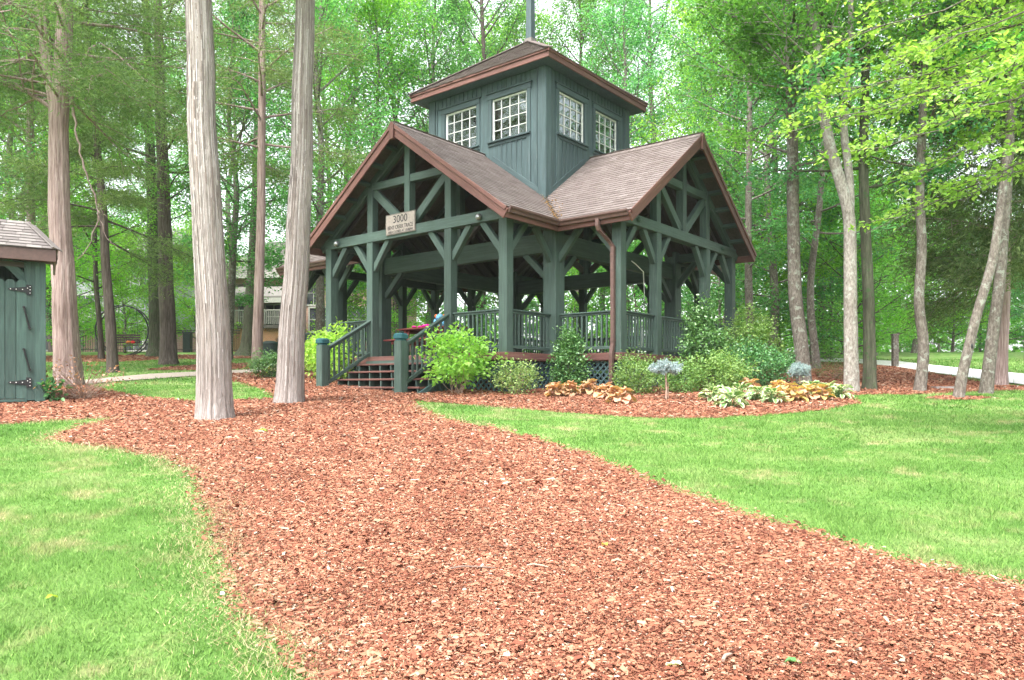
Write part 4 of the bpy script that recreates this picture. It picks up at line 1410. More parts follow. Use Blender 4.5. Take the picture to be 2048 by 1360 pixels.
def make_tree(name, label, base, path, r0, r1, bark, leaf, crown=None, seed=1, group=None, sides=14, rows=40, ridge=0.06, freq=9, flare=0.35, extra=(), leafsize=0.1, kind='rhomb', needle_w=0.1, up=0.9, cat='tree', clear=0.0, bare=()):
    """thing: trunk (with limbs) and crown; path is in metres about the base"""
    o = empty(name, base)
    tag(o, label, cat, group)
    T = Tubes()
    P, rad = bark_trunk(T, path, r0, r1, sides, rows, ridge, freq, flare, seed)
    lp, ld = [], []
    stems = [(P, rad)]
    for k, (ep, ra, rb) in enumerate(extra):
        stems.append(bark_trunk(T, ep, ra, rb, max(8, sides - 4), max(14, rows // 2), ridge, freq, 0.0, seed + 50 + k))
    if crown:
        for k, (p_, r_) in enumerate(stems):
            c = dict(crown)
            if k:
                c['base'] = 0.2
                c['nl'] = max(5, c['nl'] // 2)
                c['leaf_n'] = c['leaf_n'] // 2
            a, b = grow(T, p_, r_, seed=seed * 7 + k, **c)
            lp.append(a); ld.append(b)
    for bp_, br_ in bare:
        q_ = smooth_path(bp_, 22)
        q_[1:] += np.random.default_rng(seed + int(br_ * 1000)).normal(0, 0.022, (21, 3))
        T.add(q_, np.linspace(br_, br_ * 0.3, 22) * (1 + 0.2 * np.sin(np.arange(22) * 1.7)), 6)
    link('trunk', T.mesh('trunk', bark), o)
    if lp:
        lp, ld = np.concatenate(lp), np.concatenate(ld)
        if clear:
            tx = np.interp(lp[:, 2], P[:, 2], P[:, 0])
            k = (lp[:, 1] < 0.1) & (np.abs(lp[:, 0] - tx) < clear)
            lp, ld = lp[~k], ld[~k]
        r = np.random.default_rng(seed + 900)
        V_, F_ = leaf_arrays(lp, leafsize, kind, up, ld if kind == 'needle' else None, r, needle_w if kind == 'needle' else 0.6)
        link('crown', mesh_np('crown', V_, F_, leaf), o)
    KIDS[o.name] = [c for c in bpy.data.objects if c.parent == o]
    return o

def straight(h, lean=(0, 0), wob=0.25, seed=0, n=7):
    r = np.random.default_rng(seed)
    s = np.linspace(0, 1, n)
    wx_, wy_ = np.cumsum(r.normal(0, wob / 2, n)), np.cumsum(r.normal(0, wob / 2, n))
    wx_ -= wx_[0]; wy_ -= wy_[0]
    return np.stack([lean[0] * s + wx_, lean[1] * s + wy_, -0.15 + (h + 0.15) * s], 1)

def pxpath(d, pts, top=None, dy=0.0):
    """trunk course from pixels at distance d, metres about its base; carried on up to height top"""
    B_0 = pd(*pts[0], d)
    P = [pd(x, y, d) - B_0 for x, y in pts]
    P[0] = P[0] + np.array((0, 0, -0.15))
    if top and top > P[-1][2]:
        dr = unit(P[-1] - P[-2])
        k = (top - P[-1][2])
        P.append(P[-1] + np.array((dr[0] / max(dr[2], 0.3) * k * 0.6, 0, k)))
    P = np.array(P)
    P[:, 1] += dy * np.linspace(0, 1, len(P))
    x, y = float(B_0[0]), d
    return (x, y, float(gz(x, y))), P

# ------------------------------------------------------------------ trees that stand out
CEDAR = dict(kind='needle', needle_w=0.085, up=0.2, leafsize=0.19)
# two bare cedar trunks in the clearing
D1 = gp(430, 838)[1]
b, p = pxpath(D1, [(430, 838), (428, 720), (423, 560), (414, 400), (406, 240), (397, 0)], 13)
big = make_tree('cedar_tree', 'thick pale cedar trunk leaning left, the nearest tree in the mulch clearing', b, p, 0.268, 0.13, M['cedar_bark'],
                M['leaf_cedar'], dict(base=0.62, Rr=2.6, nl=26, leaf_n=15000, droop=0.15, el0=5, el1=45, flat=0.6), 3, 'bare cedar trunks in the clearing', 72, 150, 0.05, 15, 0.22, **CEDAR)
D2 = gp(577, 806)[1]
b, p = pxpath(D2, [(577, 806), (584, 690), (592, 560), (599, 400), (604, 240), (612, 0)], 14)
big2 = make_tree('cedar_tree', 'pale cedar trunk leaning right, just in front of the stair newel', b, p, 0.262, 0.11, M['cedar_bark'],
                 M['leaf_cedar'], dict(base=0.62, Rr=2.6, nl=26, leaf_n=15000, droop=0.15, el0=5, el1=45, flat=0.6), 4, 'bare cedar trunks in the clearing', 72, 150, 0.05, 15, 0.22, **CEDAR)
# peeling strips of bark on both
for t_, sd_ in ((big, 1), (big2, 2)):
    r_ = np.random.default_rng(sd_)
    tr = [c for c in KIDS[t_.name] if c.name.startswith('trunk')][0]
    co = np.zeros(len(tr.data.vertices) * 3, np.float32)
    tr.data.vertices.foreach_get('co', co)
    co = co.reshape(-1, 3)[:72 * 150].reshape(150, 72, 3)
    mb = MB()
    for k in range(620):
        i0, j = r_.integers(1, 100), r_.integers(0, 72)
        ln = int(r_.integers(4, 24))
        ctr = co[:, :].mean(1)
        w_s = r_.uniform(0.003, 0.010)
        strip = []
        for m_ in range(0, ln):
            ii = min(i0 + m_, 149)
            q = co[ii, j]
            out = (q - ctr[ii]) / np.linalg.norm(q - ctr[ii])
            lift = 0.004 + 0.022 * (m_ / ln) ** 3 * r_.random()
            tg = np.array((-out[1], out[0], 0))
            c_ = q + out * lift
            strip += [c_ - tg * w_s, c_ + tg * w_s]
        mb.add(strip, [(2 * m_, 2 * m_ + 1, 2 * m_ + 3, 2 * m_ + 2) for m_ in range(ln - 1)], 0, True)
    mb.build('peeling_bark', M['bark_strip'], t_)['kind'] = 'stuff'
    KIDS[t_.name] = [c for c in bpy.data.objects if c.parent == t_]

# forked cedar beside the shed
D3 = 18.6
b, p = pxpath(D3, [(138, 776), (134, 690), (126, 560), (120, 420), (118, 300), (120, 205), (124, 120), (129, 0)], 14)
B3 = np.array(b)
def rel(d, pts, B): return np.array([pd(x, y, d) for x, y in pts]) - B
ex = [(rel(D3, [(116, 330), (110, 215), (98, 150), (88, 60), (78, -60), (70, -300)], B3), 0.17, 0.07),
      (rel(D3, [(112, 222), (92, 208), (60, 188), (28, 166), (-30, 150)], B3), 0.06, 0.02)]
HANG = [(rel(D3, [(146, 215), (158, 300), (185, 380), (196, 420), (190, 470), (172, 500), (158, 520)], B3), 0.030), (rel(D3, [(140, 210), (150, 150), (190, 82), (240, 110), (285, 160), (330, 178)], B3), 0.032),
        (rel(D3, [(196, 420), (210, 470), (240, 500)], B3), 0.012), (rel(D3, [(186, 382), (205, 430), (225, 440)], B3), 0.011)]
make_tree('cedar_tree', 'forked grey red cedar trunk standing right beside the green shed', b, p, 0.31, 0.12, M['red_cedar_bark'],
          M['leaf_cedar'], dict(base=0.5, Rr=3.6, nl=34, leaf_n=60000, droop=0.2, el0=0, el1=40, flat=0.55, clump=0.36), 5, None, 48, 90, 0.06, 9, 0.25, ex, clear=0.6, bare=HANG, kind='needle', needle_w=0.07, up=0.2, leafsize=0.13)
# hanging feathery cedar behind it
b, p = pxpath(24.0, [(226, 738), (222, 640), (214, 560), (205, 400), (190, 240), (175, 60)], 14)
make_tree('cedar_tree', 'slender cedar with low drooping feathery branches left of the nearest thick trunk', b, p, 0.17, 0.06, M['dark_bark'],
          M['leaf_cedar'], dict(base=0.30, Rr=3.0, nl=34, leaf_n=56000, droop=0.30, el0=4, el1=35, flat=0.5, clump=0.32, prof=lambda t: 0.85 if t < 0.22 else 0.25 + 0.5 * t), 6, None, 20, 50, 0.07, 9, 0.4, kind='needle', needle_w=0.075, up=0.2, leafsize=0.15)
# tall slim red cedar between the two pale trunks
b, p = pxpath(26.0, [(514, 742), (516, 640), (521, 480), (524, 300), (524, 120), (523, 0)], 17)
make_tree('cedar_tree', 'tall slim red cedar standing between the two pale leaning trunks', b, p, 0.19, 0.08, M['red_cedar_bark'],
          M['leaf_cedar'], dict(base=0.42, Rr=3.6, nl=34, leaf_n=50000, droop=0.2, el0=5, el1=40, flat=0.5, clump=0.36), 8, None, 26, 70, 0.06, 9, 0.3, clear=0.5, kind='needle', needle_w=0.075, up=0.2, leafsize=0.16)
# dark trunks further back on the left
b, p = pxpath(29.0, [(338, 727), (335, 640), (332, 520), (328, 400), (322, 250)], 18)
make_tree('oak_tree', 'straight dark brown trunk on the grass strip behind the nearest cedar', b, p, 0.32, 0.1, M['dark_bark'],
          M['leaf_mid'], dict(base=0.33, Rr=4.2, nl=30, leaf_n=17000), 9, None, 24, 50, 0.07, 11, 0.35)
b, p = pxpath(37.0, [(312, 706), (312, 600), (308, 470), (300, 300)], 20)
make_tree('oak_tree', 'ivy green trunk directly left of the dark brown one', b, p, 0.36, 0.12, M['mossy_bark'],
          M['leaf_mid'], dict(base=0.3, Rr=4.6, nl=30, leaf_n=16000), 10, None, 20, 40, 0.07, 9, 0.5)
b, p = pxpath(38.0, [(493, 712), (500, 640), (508, 520), (512, 400), (516, 200)], 20)
make_tree('oak_tree', 'dark mossy trunk with spreading roots behind the slim red cedar', b, p, 0.33, 0.12, M['mossy_bark'],
          M['leaf_cool'], dict(base=0.34, Rr=4.6, nl=30, leaf_n=16000), 11, None, 20, 40, 0.07, 9, 1.1)
b, p = pxpath(34.0, [(203, 712), (200, 640), (192, 580), (190, 480), (186, 300)], 14)
make_tree('maple_tree', 'slim dark maple left of the round swing with bright low leaves', b, p, 0.13, 0.05, M['dark_bark'],
          M['leaf_warm'], dict(base=0.18, Rr=3.0, nl=26, leaf_n=12000), 12, None, 12, 30)
b, p = pxpath(26.0, [(62, 748), (60, 600), (62, 420), (60, 200)], 15)
make_tree('cedar_tree', 'brown cedar trunk rising behind the shed roof', b, p, 0.19, 0.07, M['red_cedar_bark'],
          M['leaf_cedar'], dict(base=0.30, Rr=3.4, nl=30, leaf_n=26000, droop=0.22, el0=5, el1=40, clump=0.32), 13, None, 16, 40, **CEDAR)

# right hand trees
DL = gp(1703, 784)[1]
b, p = pxpath(DL, [(1703, 784), (1702, 640), (1700, 500), (1699, 420), (1682, 370), (1662, 310), (1650, 250), (1642, 180), (1640, 110), (1622, 20)], 15)
BL = np.array(b)
ex = [(rel(DL, [(1699, 440), (1701, 400), (1697, 330), (1688, 270), (1686, 200), (1700, 80), (1706, -150), (1712, -420)], BL), 0.1, 0.03),
      (rel(DL, [(1644, 200), (1632, 175), (1612, 160), (1590, 152), (1560, 120)], BL), 0.045, 0.015)]
make_tree('maple_tree', 'pale grey trunk forking high up, beside the end of the hosta bed', b, p, 0.16, 0.055, M['pale_bark'],
          M['leaf_mid'], dict(base=0.52, Rr=3.6, nl=24, leaf_n=12000), 21, None, 30, 80, 0.05, 11, 0.18, ex)
b, p = pxpath(gp(1732, 779)[1], [(1739, 779), (1739, 700), (1736, 560), (1731, 430), (1726, 320), (1730, 180)], 15)
make_tree('maple_tree', 'dark trunk directly right of the pale grey one on the mulch mound', b, p, 0.145, 0.05, M['mossy_bark'],
          M['leaf_cool'], dict(base=0.3, Rr=3.2, nl=26, leaf_n=13000, el0=0), 22, None, 20, 60, 0.06, 9, 0.4)
b, p = pxpath(gp(1609, 770)[1], [(1609, 770), (1604, 690), (1592, 620), (1588, 520), (1584, 400), (1586, 300), (1580, 160)], 16)
make_tree('maple_tree', 'grey brown trunk behind the small far topiary', b, p, 0.185, 0.065, M['grey_bark'],
          M['leaf_mid'], dict(base=0.33, Rr=3.6, nl=28, leaf_n=15000), 23, None, 24, 60, 0.06, 9, 0.15)
b, p = pxpath(26.0, [(1634, 748), (1630, 700), (1620, 640), (1622, 560), (1640, 420), (1650, 260)], 15)
make_tree('maple_tree', 'slim bent trunk between the grey brown and the pale trunk', b, p, 0.14, 0.05, M['grey_bark'],
          M['leaf_cool'], dict(base=0.28, Rr=3.4, nl=26, leaf_n=14000), 24, None, 16, 40)
b, p = pxpath(gp(1838, 783)[1], [(1838, 783), (1846, 730), (1851, 690), (1841, 640), (1833, 600), (1840, 560), (1845, 480), (1838, 400), (1845, 250)], 14)
make_tree('maple_tree', 'curving brown trunk at the lawn edge of the mulch mound', b, p, 0.125, 0.05, M['grey_bark'],
          M['leaf_warm'], dict(base=0.34, Rr=3.2, nl=24, leaf_n=12000), 25, None, 24, 70, 0.06, 9, 0.25)
DQ = gp(1914, 796)[1]
b, p = pxpath(DQ, [(1914, 796), (1926, 740), (1938, 690), (1952, 630), (1966, 590), (1988, 520), (1996, 460), (2006, 380), (2020, 250)], 12)
lean = make_tree('maple_tree', 'leaning pale trunk with a knot hole in its own mulch ring', b, p, 0.105, 0.04, M['grey_bark'],
                 M['leaf_mid'], dict(base=0.55, Rr=2.8, nl=20, leaf_n=9000), 26, None, 30, 80, 0.05, 9, 0.2)
mb = MB()
hc = pd(1938, 693, DQ) - np.array(b) + np.array((0.0, -0.085, 0))
mb.ball(hc, (0.028, 0.03, 0.06), 10, 8)
mb.build('knot_hole', M['black'], lean)
KIDS[lean.name] = [c for c in bpy.data.objects if c.parent == lean]
DR = gp(1972, 787)[1]
b, p = pxpath(DR, [(1970, 787), (1979, 720), (1988, 650), (1997, 590), (2003, 540), (2010, 430), (2020, 250)], 12)
make_tree('maple_tree', 'grey trunk leaning gently right behind the knot hole tree', b, p, 0.13, 0.05, M['grey_bark'],
          M['leaf_cool'], dict(base=0.55, Rr=2.8, nl=20, leaf_n=9000), 27, None, 26, 60, 0.05, 9, 0.25)
b, p = pxpath(18.8, [(1996, 776), (2000, 700), (2004, 600), (2010, 480), (2014, 300)], 11)
make_tree('juniper_tree', 'dark drooping juniper at the right edge of the lawn', b, p, 0.2, 0.06, M['red_cedar_bark'],
          M['leaf_cedar_dark'], dict(base=0.24, Rr=2.7, nl=44, leaf_n=120000, droop=0.42, el0=14, el1=38, flat=0.8, clump=0.36, sub=9), 28, None, 24, 50, 0.06, 9, 0.3, kind='needle', needle_w=0.085, up=0.2, leafsize=0.15)
b, p = pxpath(25.0, [(1502, 742), (1501, 660), (1498, 590), (1496, 420), (1500, 200)], 14)
make_tree('maple_tree', 'small pale trunk just right of the pavilion behind the tall holly', b, p, 0.15, 0.05, M['grey_bark'],
          M['leaf_cool'], dict(base=0.22, Rr=3.0, nl=28, leaf_n=15000, el0=0), 29, None, 16, 40)

# leafy tree just outside the frame on the right whose boughs hang into view
def overhang():
    base = (8.6, 8.8, float(gz(8.6, 8.8)))
    o = empty('beech_tree', base)
    tag(o, 'bright lime leaved boughs of a tree rooted just beyond the right edge', 'tree')
    T = Tubes()
    Bs = np.array(base)
    P, rad = bark_trunk(T, straight(9.5, (0.3, 0.3), 0.1, 5), 0.17, 0.04, 20, 40, 0.05, 9, 0.3, 77)
    r = np.random.default_rng(5)
    pts, dirs = [], []
    ends = [(1590, 262, 9.6, 4.2), (1655, 95, 9.2, 5.4), (1640, 205, 10.2, 4.6), (1760, 300, 9.0, 4.0), (1905, -20, 8.3, 5.8), (1730, 468, 10.5, 3.4), (1960, 170, 7.6, 4.6), (1850, 345, 9.6, 3.9),
            (1985, 330, 8.0, 3.5), (1790, 130, 8.4, 5.0), (1880, 250, 8.8, 4.4), (1750, 10, 8.8, 5.8), (1950, 60, 9.6, 5.6), (1700, 150, 9.6, 4.9), (1800, 215, 10.0, 4.5), (1930, 400, 10.0, 3.3), (1830, -60, 8.0, 6.0), (2010, 230, 9.0, 4.4), (1690, -40, 9.4, 6.2), (1850, 90, 9.0, 5.2)]
    for k, (ex_, ey_, d, zh) in enumerate(ends):
        e = pd(ex_, ey_, d) - Bs
        z = zh - Bs[2]
        i0 = int(np.argmin(np.abs(P[:, 2] - z)))
        s = P[i0]
        sv = np.linspace(0, 1, 12)
        mid = (s + e) / 2 + np.array((0, 0, 0.35))
        path = ((1 - sv) ** 2)[:, None] * s + (2 * sv * (1 - sv))[:, None] * mid + (sv ** 2)[:, None] * e
        path[1:-1] += r.normal(0, 0.035, (10, 3))
        T.add(path, np.linspace(0.026, 0.003, 12), 6)
        d0 = unit(e - s)
        for j in range(21):
            sj = r.uniform(0.28, 1.0)
            q = np.array([np.interp(sj, sv, path[:, c]) for c in range(3)])
            a2 = R(r.choice((-1, 1)) * r.uniform(20, 65))
            dh = unit(np.array((d0[0] * math.cos(a2) - d0[1] * math.sin(a2), d0[0] * math.sin(a2) + d0[1] * math.cos(a2), r.normal(-0.02, 0.12))))
            l2 = r.uniform(0.35, 0.85)
            s2 = np.linspace(0, 1, 5)
            tw = q + dh * (s2 * l2)[:, None] - np.array((0, 0, 1)) * (0.14 * l2 * s2 * s2)[:, None]
            T.add(tw, np.linspace(0.007, 0.002, 5), 4)
            m = int(l2 * r.uniform(32, 48))
            u = r.uniform(0.1, 1.05, m)
            c = np.stack([np.interp(np.minimum(u, 1), s2, tw[:, x]) for x in range(3)], 1) + r.normal(0, 1, (m, 3)) * np.array((0.05, 0.05, 0.03))
            sg = r.choice((-1, 1), m)
            sd = np.stack([-dh[1] * sg, dh[0] * sg, np.full(m, -0.25)], 1)
            pts.append(c)
            dirs.append(dh * 0.8 + sd + r.normal(0, 0.25, (m, 3)))
    link('trunk', T.mesh('trunk', M['grey_bark']), o)
    V_, F_ = leaf_arrays(np.concatenate(pts), 0.071, 'ovate', 0.9, np.concatenate(dirs), r, 0.62)
    link('crown', mesh_np('crown', V_, F_, M['leaf_lime']), o)
overhang()

# ------------------------------------------------------------------ the woods round about: a few kinds, copied
PROTO = []
KINDS_ = [('leaf_mid', 'dark_bark', 0.26, 4.6, 19), ('leaf_cool', 'grey_bark', 0.22, 4.2, 17), ('leaf_warm', 'grey_bark', 0.2, 4.4, 16), ('leaf_mid', 'grey_bark', 0.2, 4.0, 21), ('leaf_cool', 'dark_bark', 0.28, 5.0, 22)]
FOREST = []
for px, d, kind, sc_ in (
    # left of the pavilion
    (-60, 24, 1, .9), (20, 31, 2, 1.0), (110, 44, 0, 1.0), (-120, 34, 0, 1.0), (40, 41, 3, 1.05), (455, 33, 1, .95), (640, 33, 1, 1), (690, 42, 3, 1.1), 
    (480, 52, 1, 1.2), (660, 56, 0, 1.2), (335, 54, 1, 1.15), (120, 58, 4, 1.15),
    # behind it
    (1010, 58, 0, 1.2), (1380, 54, 0, 1.1),
    (745, 36, 2, 1.0), (800, 44, 0, 1.1), (850, 38, 1, 1.1), (905, 48, 3, 1.1), (960, 39, 4, 1.0), (1020, 47, 2, 1.15), (1160, 43, 0, 1.0), (1210, 50, 3, 1.1), (1265, 38, 1, 1.0), (1325, 45, 4, 1.05), (1400, 37, 2, 0.95),
    # right of it
    (1445, 33, 1, .95), (1470, 43, 4, 1.0), (1540, 30, 2, 0.95), (1550, 40, 0, 1.0), (1648, 34, 3, 1.0), (1690, 40, 1, 1.0), (1830, 42, 2, 1.0), (2060, 36, 1, 1.0), (2120, 48, 4, 1.1), (2150, 30, 3, 1.0)):
    FOREST.append((px, d, kind, sc_))
protos = {}
fr = np.random.default_rng(31)
SIDE = (('left of', 700), ('behind', 1420), ('right of', 9999))
def forest_tree(px, d, kind, s_, understory=False):
    x = (px - 1024) / F * d
    side = [a for a, lim in SIDE if px < lim][0]
    key = (kind, understory)
    loc = (x, d, float(gz(x, d)) - 0.1)
    nm = 'understory_tree' if understory else 'forest_tree'
    if key not in protos:
        lf, bk, r0, Rr, H = KINDS_[kind]
        if understory:
            o = make_tree(nm, '', loc, straight(6.2, (0, 0), 0.25, kind + 70), 0.075, 0.02, M[bk], M[lf], dict(base=0.08, Rr=2.6, nl=26, leaf_n=9000, el0=5, el1=50, sub=6, clump=0.3), 140 + kind, sides=8, rows=14, leafsize=0.11)
        else:
            o = make_tree(nm, '', loc, straight(H, (0, 0), 0.5, kind + 40), r0, 0.05, M[bk], M[lf], dict(base=0.17, Rr=Rr, nl=38, leaf_n=20500, el0=8, el1=58, sub=7, clump=0.34), 100 + kind, sides=10, rows=26, leafsize=0.125)
        protos[key] = o
    else:
        o = copy_tree(protos[key])
    o.location = loc
    o.rotation_euler = (0, 0, fr.uniform(0, 6.28))
    s_ = s_ * fr.uniform(0.93, 1.07)
    o.scale = (s_, s_, s_ * fr.uniform(0.95, 1.08))
    tone = {'leaf_mid': 'mid green', 'leaf_cool': 'cool green', 'leaf_warm': 'yellow green'}[KINDS_[kind][0]]
    bk = 'dark' if KINDS_[kind][1] == 'dark_bark' else 'grey'
    where = {'left of': 'in the woods left of the pavilion', 'behind': 'in the woods behind the pavilion', 'right of': 'in the woods right of the pavilion'}[side]
    if understory:
        o['label'] = f'low bushy {tone} young tree {where}'
        o['group'] = 'young trees ' + where
    else:
        o['label'] = f'tall {tone} leafy tree with {bk} trunk {where}'
        o['group'] = 'tall trees ' + where
    o['category'] = 'tree'
for f_ in FOREST: forest_tree(*f_)
for px, d, kind, s_ in ((150, 41, 2, 1.15), (250, 42, 2, 1.0), (195, 47, 2, 1.3), (315, 47, 2, 1.2), (100, 46, 1, 1.2), (20, 37, 1, 1.0), (395, 46, 2, 1.15), (-60, 33, 2, 1), (690, 36, 2, 0.9), (735, 44, 1, 1.0), (790, 34, 2, 0.9), (860, 44, 2, 1), (930, 35, 1, 0.9), (1000, 40, 2, 1), (1085, 38, 1, 1.0), (1150, 36, 2, 0.95), (1210, 41, 1, 1.0), (1270, 35, 0, 0.9), (1350, 38, 1, 1),
                        (1440, 29, 1, 1.0), (1495, 33, 2, 0.95), (1560, 36, 2, 1.2), (1620, 31, 1, 1.1), (1665, 34, 2, 1.2), (1700, 29, 0, 1.0), (1735, 31, 2, 1.1), (1750, 38, 2, 1.2), (1790, 44, 2, 1.2), (1850, 45, 2, 1.2), (1905, 44, 2, 1.1), (1960, 47, 2, 1.2), (2010, 44, 1, 1.1), (2080, 44, 0, 1.1), (1530, 56, 0, 1.4), (1640, 58, 1, 1.4), (1720, 60, 2, 1.5), (1800, 62, 0, 1.5), (1880, 62, 1, 1.5), (1960, 64, 2, 1.5), (2060, 62, 0, 1.5), (2150, 60, 1, 1.5)):
    forest_tree(px, d, kind, s_, True)
ORD = 'leftmost second third fourth fifth sixth seventh eighth ninth tenth eleventh twelfth thirteenth fourteenth fifteenth sixteenth seventeenth eighteenth nineteenth twentieth'.split()
for g_ in {o.get('group') for o in bpy.data.objects if o.name.startswith(('forest_tree', 'understory_tree'))}:
    ms = sorted([o for o in bpy.data.objects if o.get('group') == g_ and o.parent is None], key=lambda o: o.location.x / o.location.y)
    for n_, o in enumerate(ms):
        low = o.name.startswith('under')
        tone = [t for t in ('yellow green', 'cool green', 'mid green') if t in o['label']][0]
        bk = 'dark trunk' if 'dark' in o['label'] else 'grey trunk'
        which = ORD[0] if n_ == 0 else ('rightmost' if n_ == len(ms) - 1 else (ORD[n_] if n_ < 20 else f'{n_ + 1}th') + ' from left')
        o['label'] = f"{which} of the {g_.replace(' in the woods', '')}, {tone}, {'low and bushy' if low else bk}"
# far wood that closes the view
def far_wood():
    r = np.random.default_rng(8)
    n = 24000
    ang = r.uniform(-0.95, 0.95, n)
    dist = r.uniform(72, 96, n)
    top = 6.5 + 2.5 * np.sin(ang * 21) + 1.5 * np.sin(ang * 47 + 1)
    h = r.random(n) ** 1.3 * np.maximum(top, 5)
    cl = r.normal(0, 1, (n, 3)) * 0.5
    x, y = np.sin(ang) * dist + cl[:, 0], np.cos(ang) * dist + cl[:, 1]
    P = np.stack([x, y, gz(x, y) + h + cl[:, 2]], 1)
    V_, F_ = leaf_arrays(P, 0.55, 'rhomb', 0.5, None, r, 0.7)
    tag(link('far_wood', mesh_np('far_wood', V_, F_, M['leaf_mid'])), 'distant mass of green woodland closing the view', 'woodland', kind='stuff')
far_wood()

# ------------------------------------------------------------------ shrubs and flower beds
def shrub(name, label, px, py, d, rx, rz, leaf, n, lsize, stems=10, zc=None, seed=1, kind='rhomb', clumps=60, cl=0.12, stem_mat=None, group=None, ry=None, top=1.0, stem_low=0.0):
    x = (px - 1024) / F * d
    base = np.array((x, d, float(gz(x, d))))
    o = empty(name, base)
    tag(o, label, 'shrub', group)
    r = np.random.default_rng(seed)
    zc = rz if zc is None else zc
    ry = ry or rx
    u = unit(r.normal(0, 1, (clumps, 3))) * (r.uniform(0.45, 1.0, (clumps, 1)) ** 0.5)
    C = u * np.array((rx, ry, rz)) * (1 + 0.22 * r.normal(0, 1, (clumps, 1)).clip(-1, 1)) + np.array((0, 0, zc))
    # narrow upwards when asked
    f = 1 - (1 - top) * np.clip((C[:, 2] - zc) / rz * 0.5 + 0.5, 0, 1)
    C[:, :2] *= f[:, None]
    C[:, 2] = np.maximum(C[:, 2], 0.05)
    idx = r.integers(0, clumps, n)
    P = C[idx] + r.normal(0, cl, (n, 3)) * np.array((1, 1, 0.8))
    P[:, 2] = np.maximum(P[:, 2], 0.02)
    T = Tubes()
    for k in range(clumps if stems is None else max(stems, 3)):
        e = C[k % clumps]
        s = np.array((r.normal(0, 0.06), r.normal(0, 0.06), -0.03))
        sv = np.linspace(0, 1, 6)
        path = s + (e - s) * sv[:, None]
        path[:, 2] = s[2] + (e[2] - s[2]) * sv ** 0.85
        T.add(path + r.normal(0, 0.01, (6, 3)), np.linspace(0.0065, 0.002, 6), 5)
    link('stem', T.mesh('stem', stem_mat or M['twig']), o)
    out = unit(P - np.array((0, 0, zc * 0.6)))
    V_, F_ = leaf_arrays(P, lsize, kind, 0.6, out + r.normal(0, 0.6, P.shape), r, 0.62 if kind != 'needle' else 0.09)
    link('foliage', mesh_np('foliage', V_, F_, leaf), o)
    return o
shrub('mock_orange_shrub', 'bright lime leafy shrub on bare stems right of the stairs', 917, 788, 16.3, 0.68, 0.53, M['leaf_shrub'], 2300, 0.09, 22, 0.83, 41, 'ovate', 70, 0.12, M['palewig'])
shrub('privet_shrub', 'loose pale variegated shrub in front of the lattice', 1032, 793, 16.3, 0.44, 0.30, M['leaf_vari'], 2000, 0.052, 24, 0.38, 42, 'rhomb', 70, 0.1, M['palewig'])
shrub('holly_bush', 'glossy dark green conical holly in the corner of the two wings', 1139, 790, 16.7, 0.43, 0.66, M['leaf_holly'], 4600, 0.062, 14, 0.66, 43, 'ovate', 110, 0.11, None, None, None, 0.3)
shrub('boxwood_bush', 'rounded light green boxwood behind the orange coral bells', 1275, 790, 16.3, 0.46, 0.38, M['leaf_box'], 3400, 0.05, 10, 0.42, 44, 'rhomb', 90, 0.1, None, 'boxwoods along the front-right wing')
shrub('boxwood_bush', 'low boxwood behind the little spruce topiary', 1360, 792, 16.7, 0.45, 0.33, M['leaf_box'], 3000, 0.05, 10, 0.36, 45, 'rhomb', 90, 0.1, None, 'boxwoods along the front-right wing')
shrub('boxwood_bush', 'wide boxwood at the foot of the tall holly', 1440, 792, 17.0, 0.62, 0.42, M['leaf_box'], 4600, 0.052, 10, 0.42, 46, 'rhomb', 90, 0.1, None, 'boxwoods along the front-right wing')
shrub('tall_holly', 'tall open holly growing above the deck railing at the right wing', 1408, 790, 17.7, 0.55, 0.88, M['leaf_holly'], 4600, 0.07, 26, 1.02, 47, 'ovate', 80, 0.13, None, None, None, 0.5)
shrub('spreading_bush', 'broad blue green bush at the right corner of the pavilion', 1500, 788, 18.4, 0.9, 0.5, M['leaf_holly'], 6400, 0.06, 16, 0.5, 48, 'rhomb', 120, 0.13)
shrub('sprouting_bush', 'loose bush with long shoots behind the broad blue green bush', 1500, 780, 19.8, 0.75, 0.78, M['leaf_box'], 4600, 0.07, 24, 0.9, 49, 'rhomb', 80, 0.14)
shrub('hydrangea_bush', 'leafy green shrub behind the left stair newel', 648, 768, 21.4, 0.52, 0.62, M['leaf_shrub'], 2200, 0.1, 20, 0.7, 50, 'ovate', 60, 0.12, M['twig'], None, 0.6)
shrub('hydrangea_bush', 'leafy green shrub left of the stairs behind the pale cedar', 672, 752, 20.0, 0.5, 0.6, M['leaf_shrub'], 1800, 0.1, 20, 0.75, 51, 'ovate', 60, 0.12, M['twig'], None, 0.5)
shrub('laurel_bush', 'low dark green bush between the red cedar and the pale trunk', 535, 752, 21.5, 0.5, 0.34, M['leaf_holly'], 3200, 0.06, 14, 0.36, 52, 'rhomb', 70, 0.1)
shrub('seedling_plant', 'small glossy green plant at the shed corner', 98, 790, 14.6, 0.16, 0.16, M['leaf_holly'], 160, 0.11, 8, 0.2, 53, 'ovate', 16, 0.06)
shrub('azalea_twigs', 'nearly leafless azalea with tan twigs at the foot of the forked cedar', 165, 785, 15.2, 0.95, 0.38, M['leaf_dry'], 300, 0.06, 90, 0.44, 54, 'rhomb', 120, 0.06, M['palewig'])

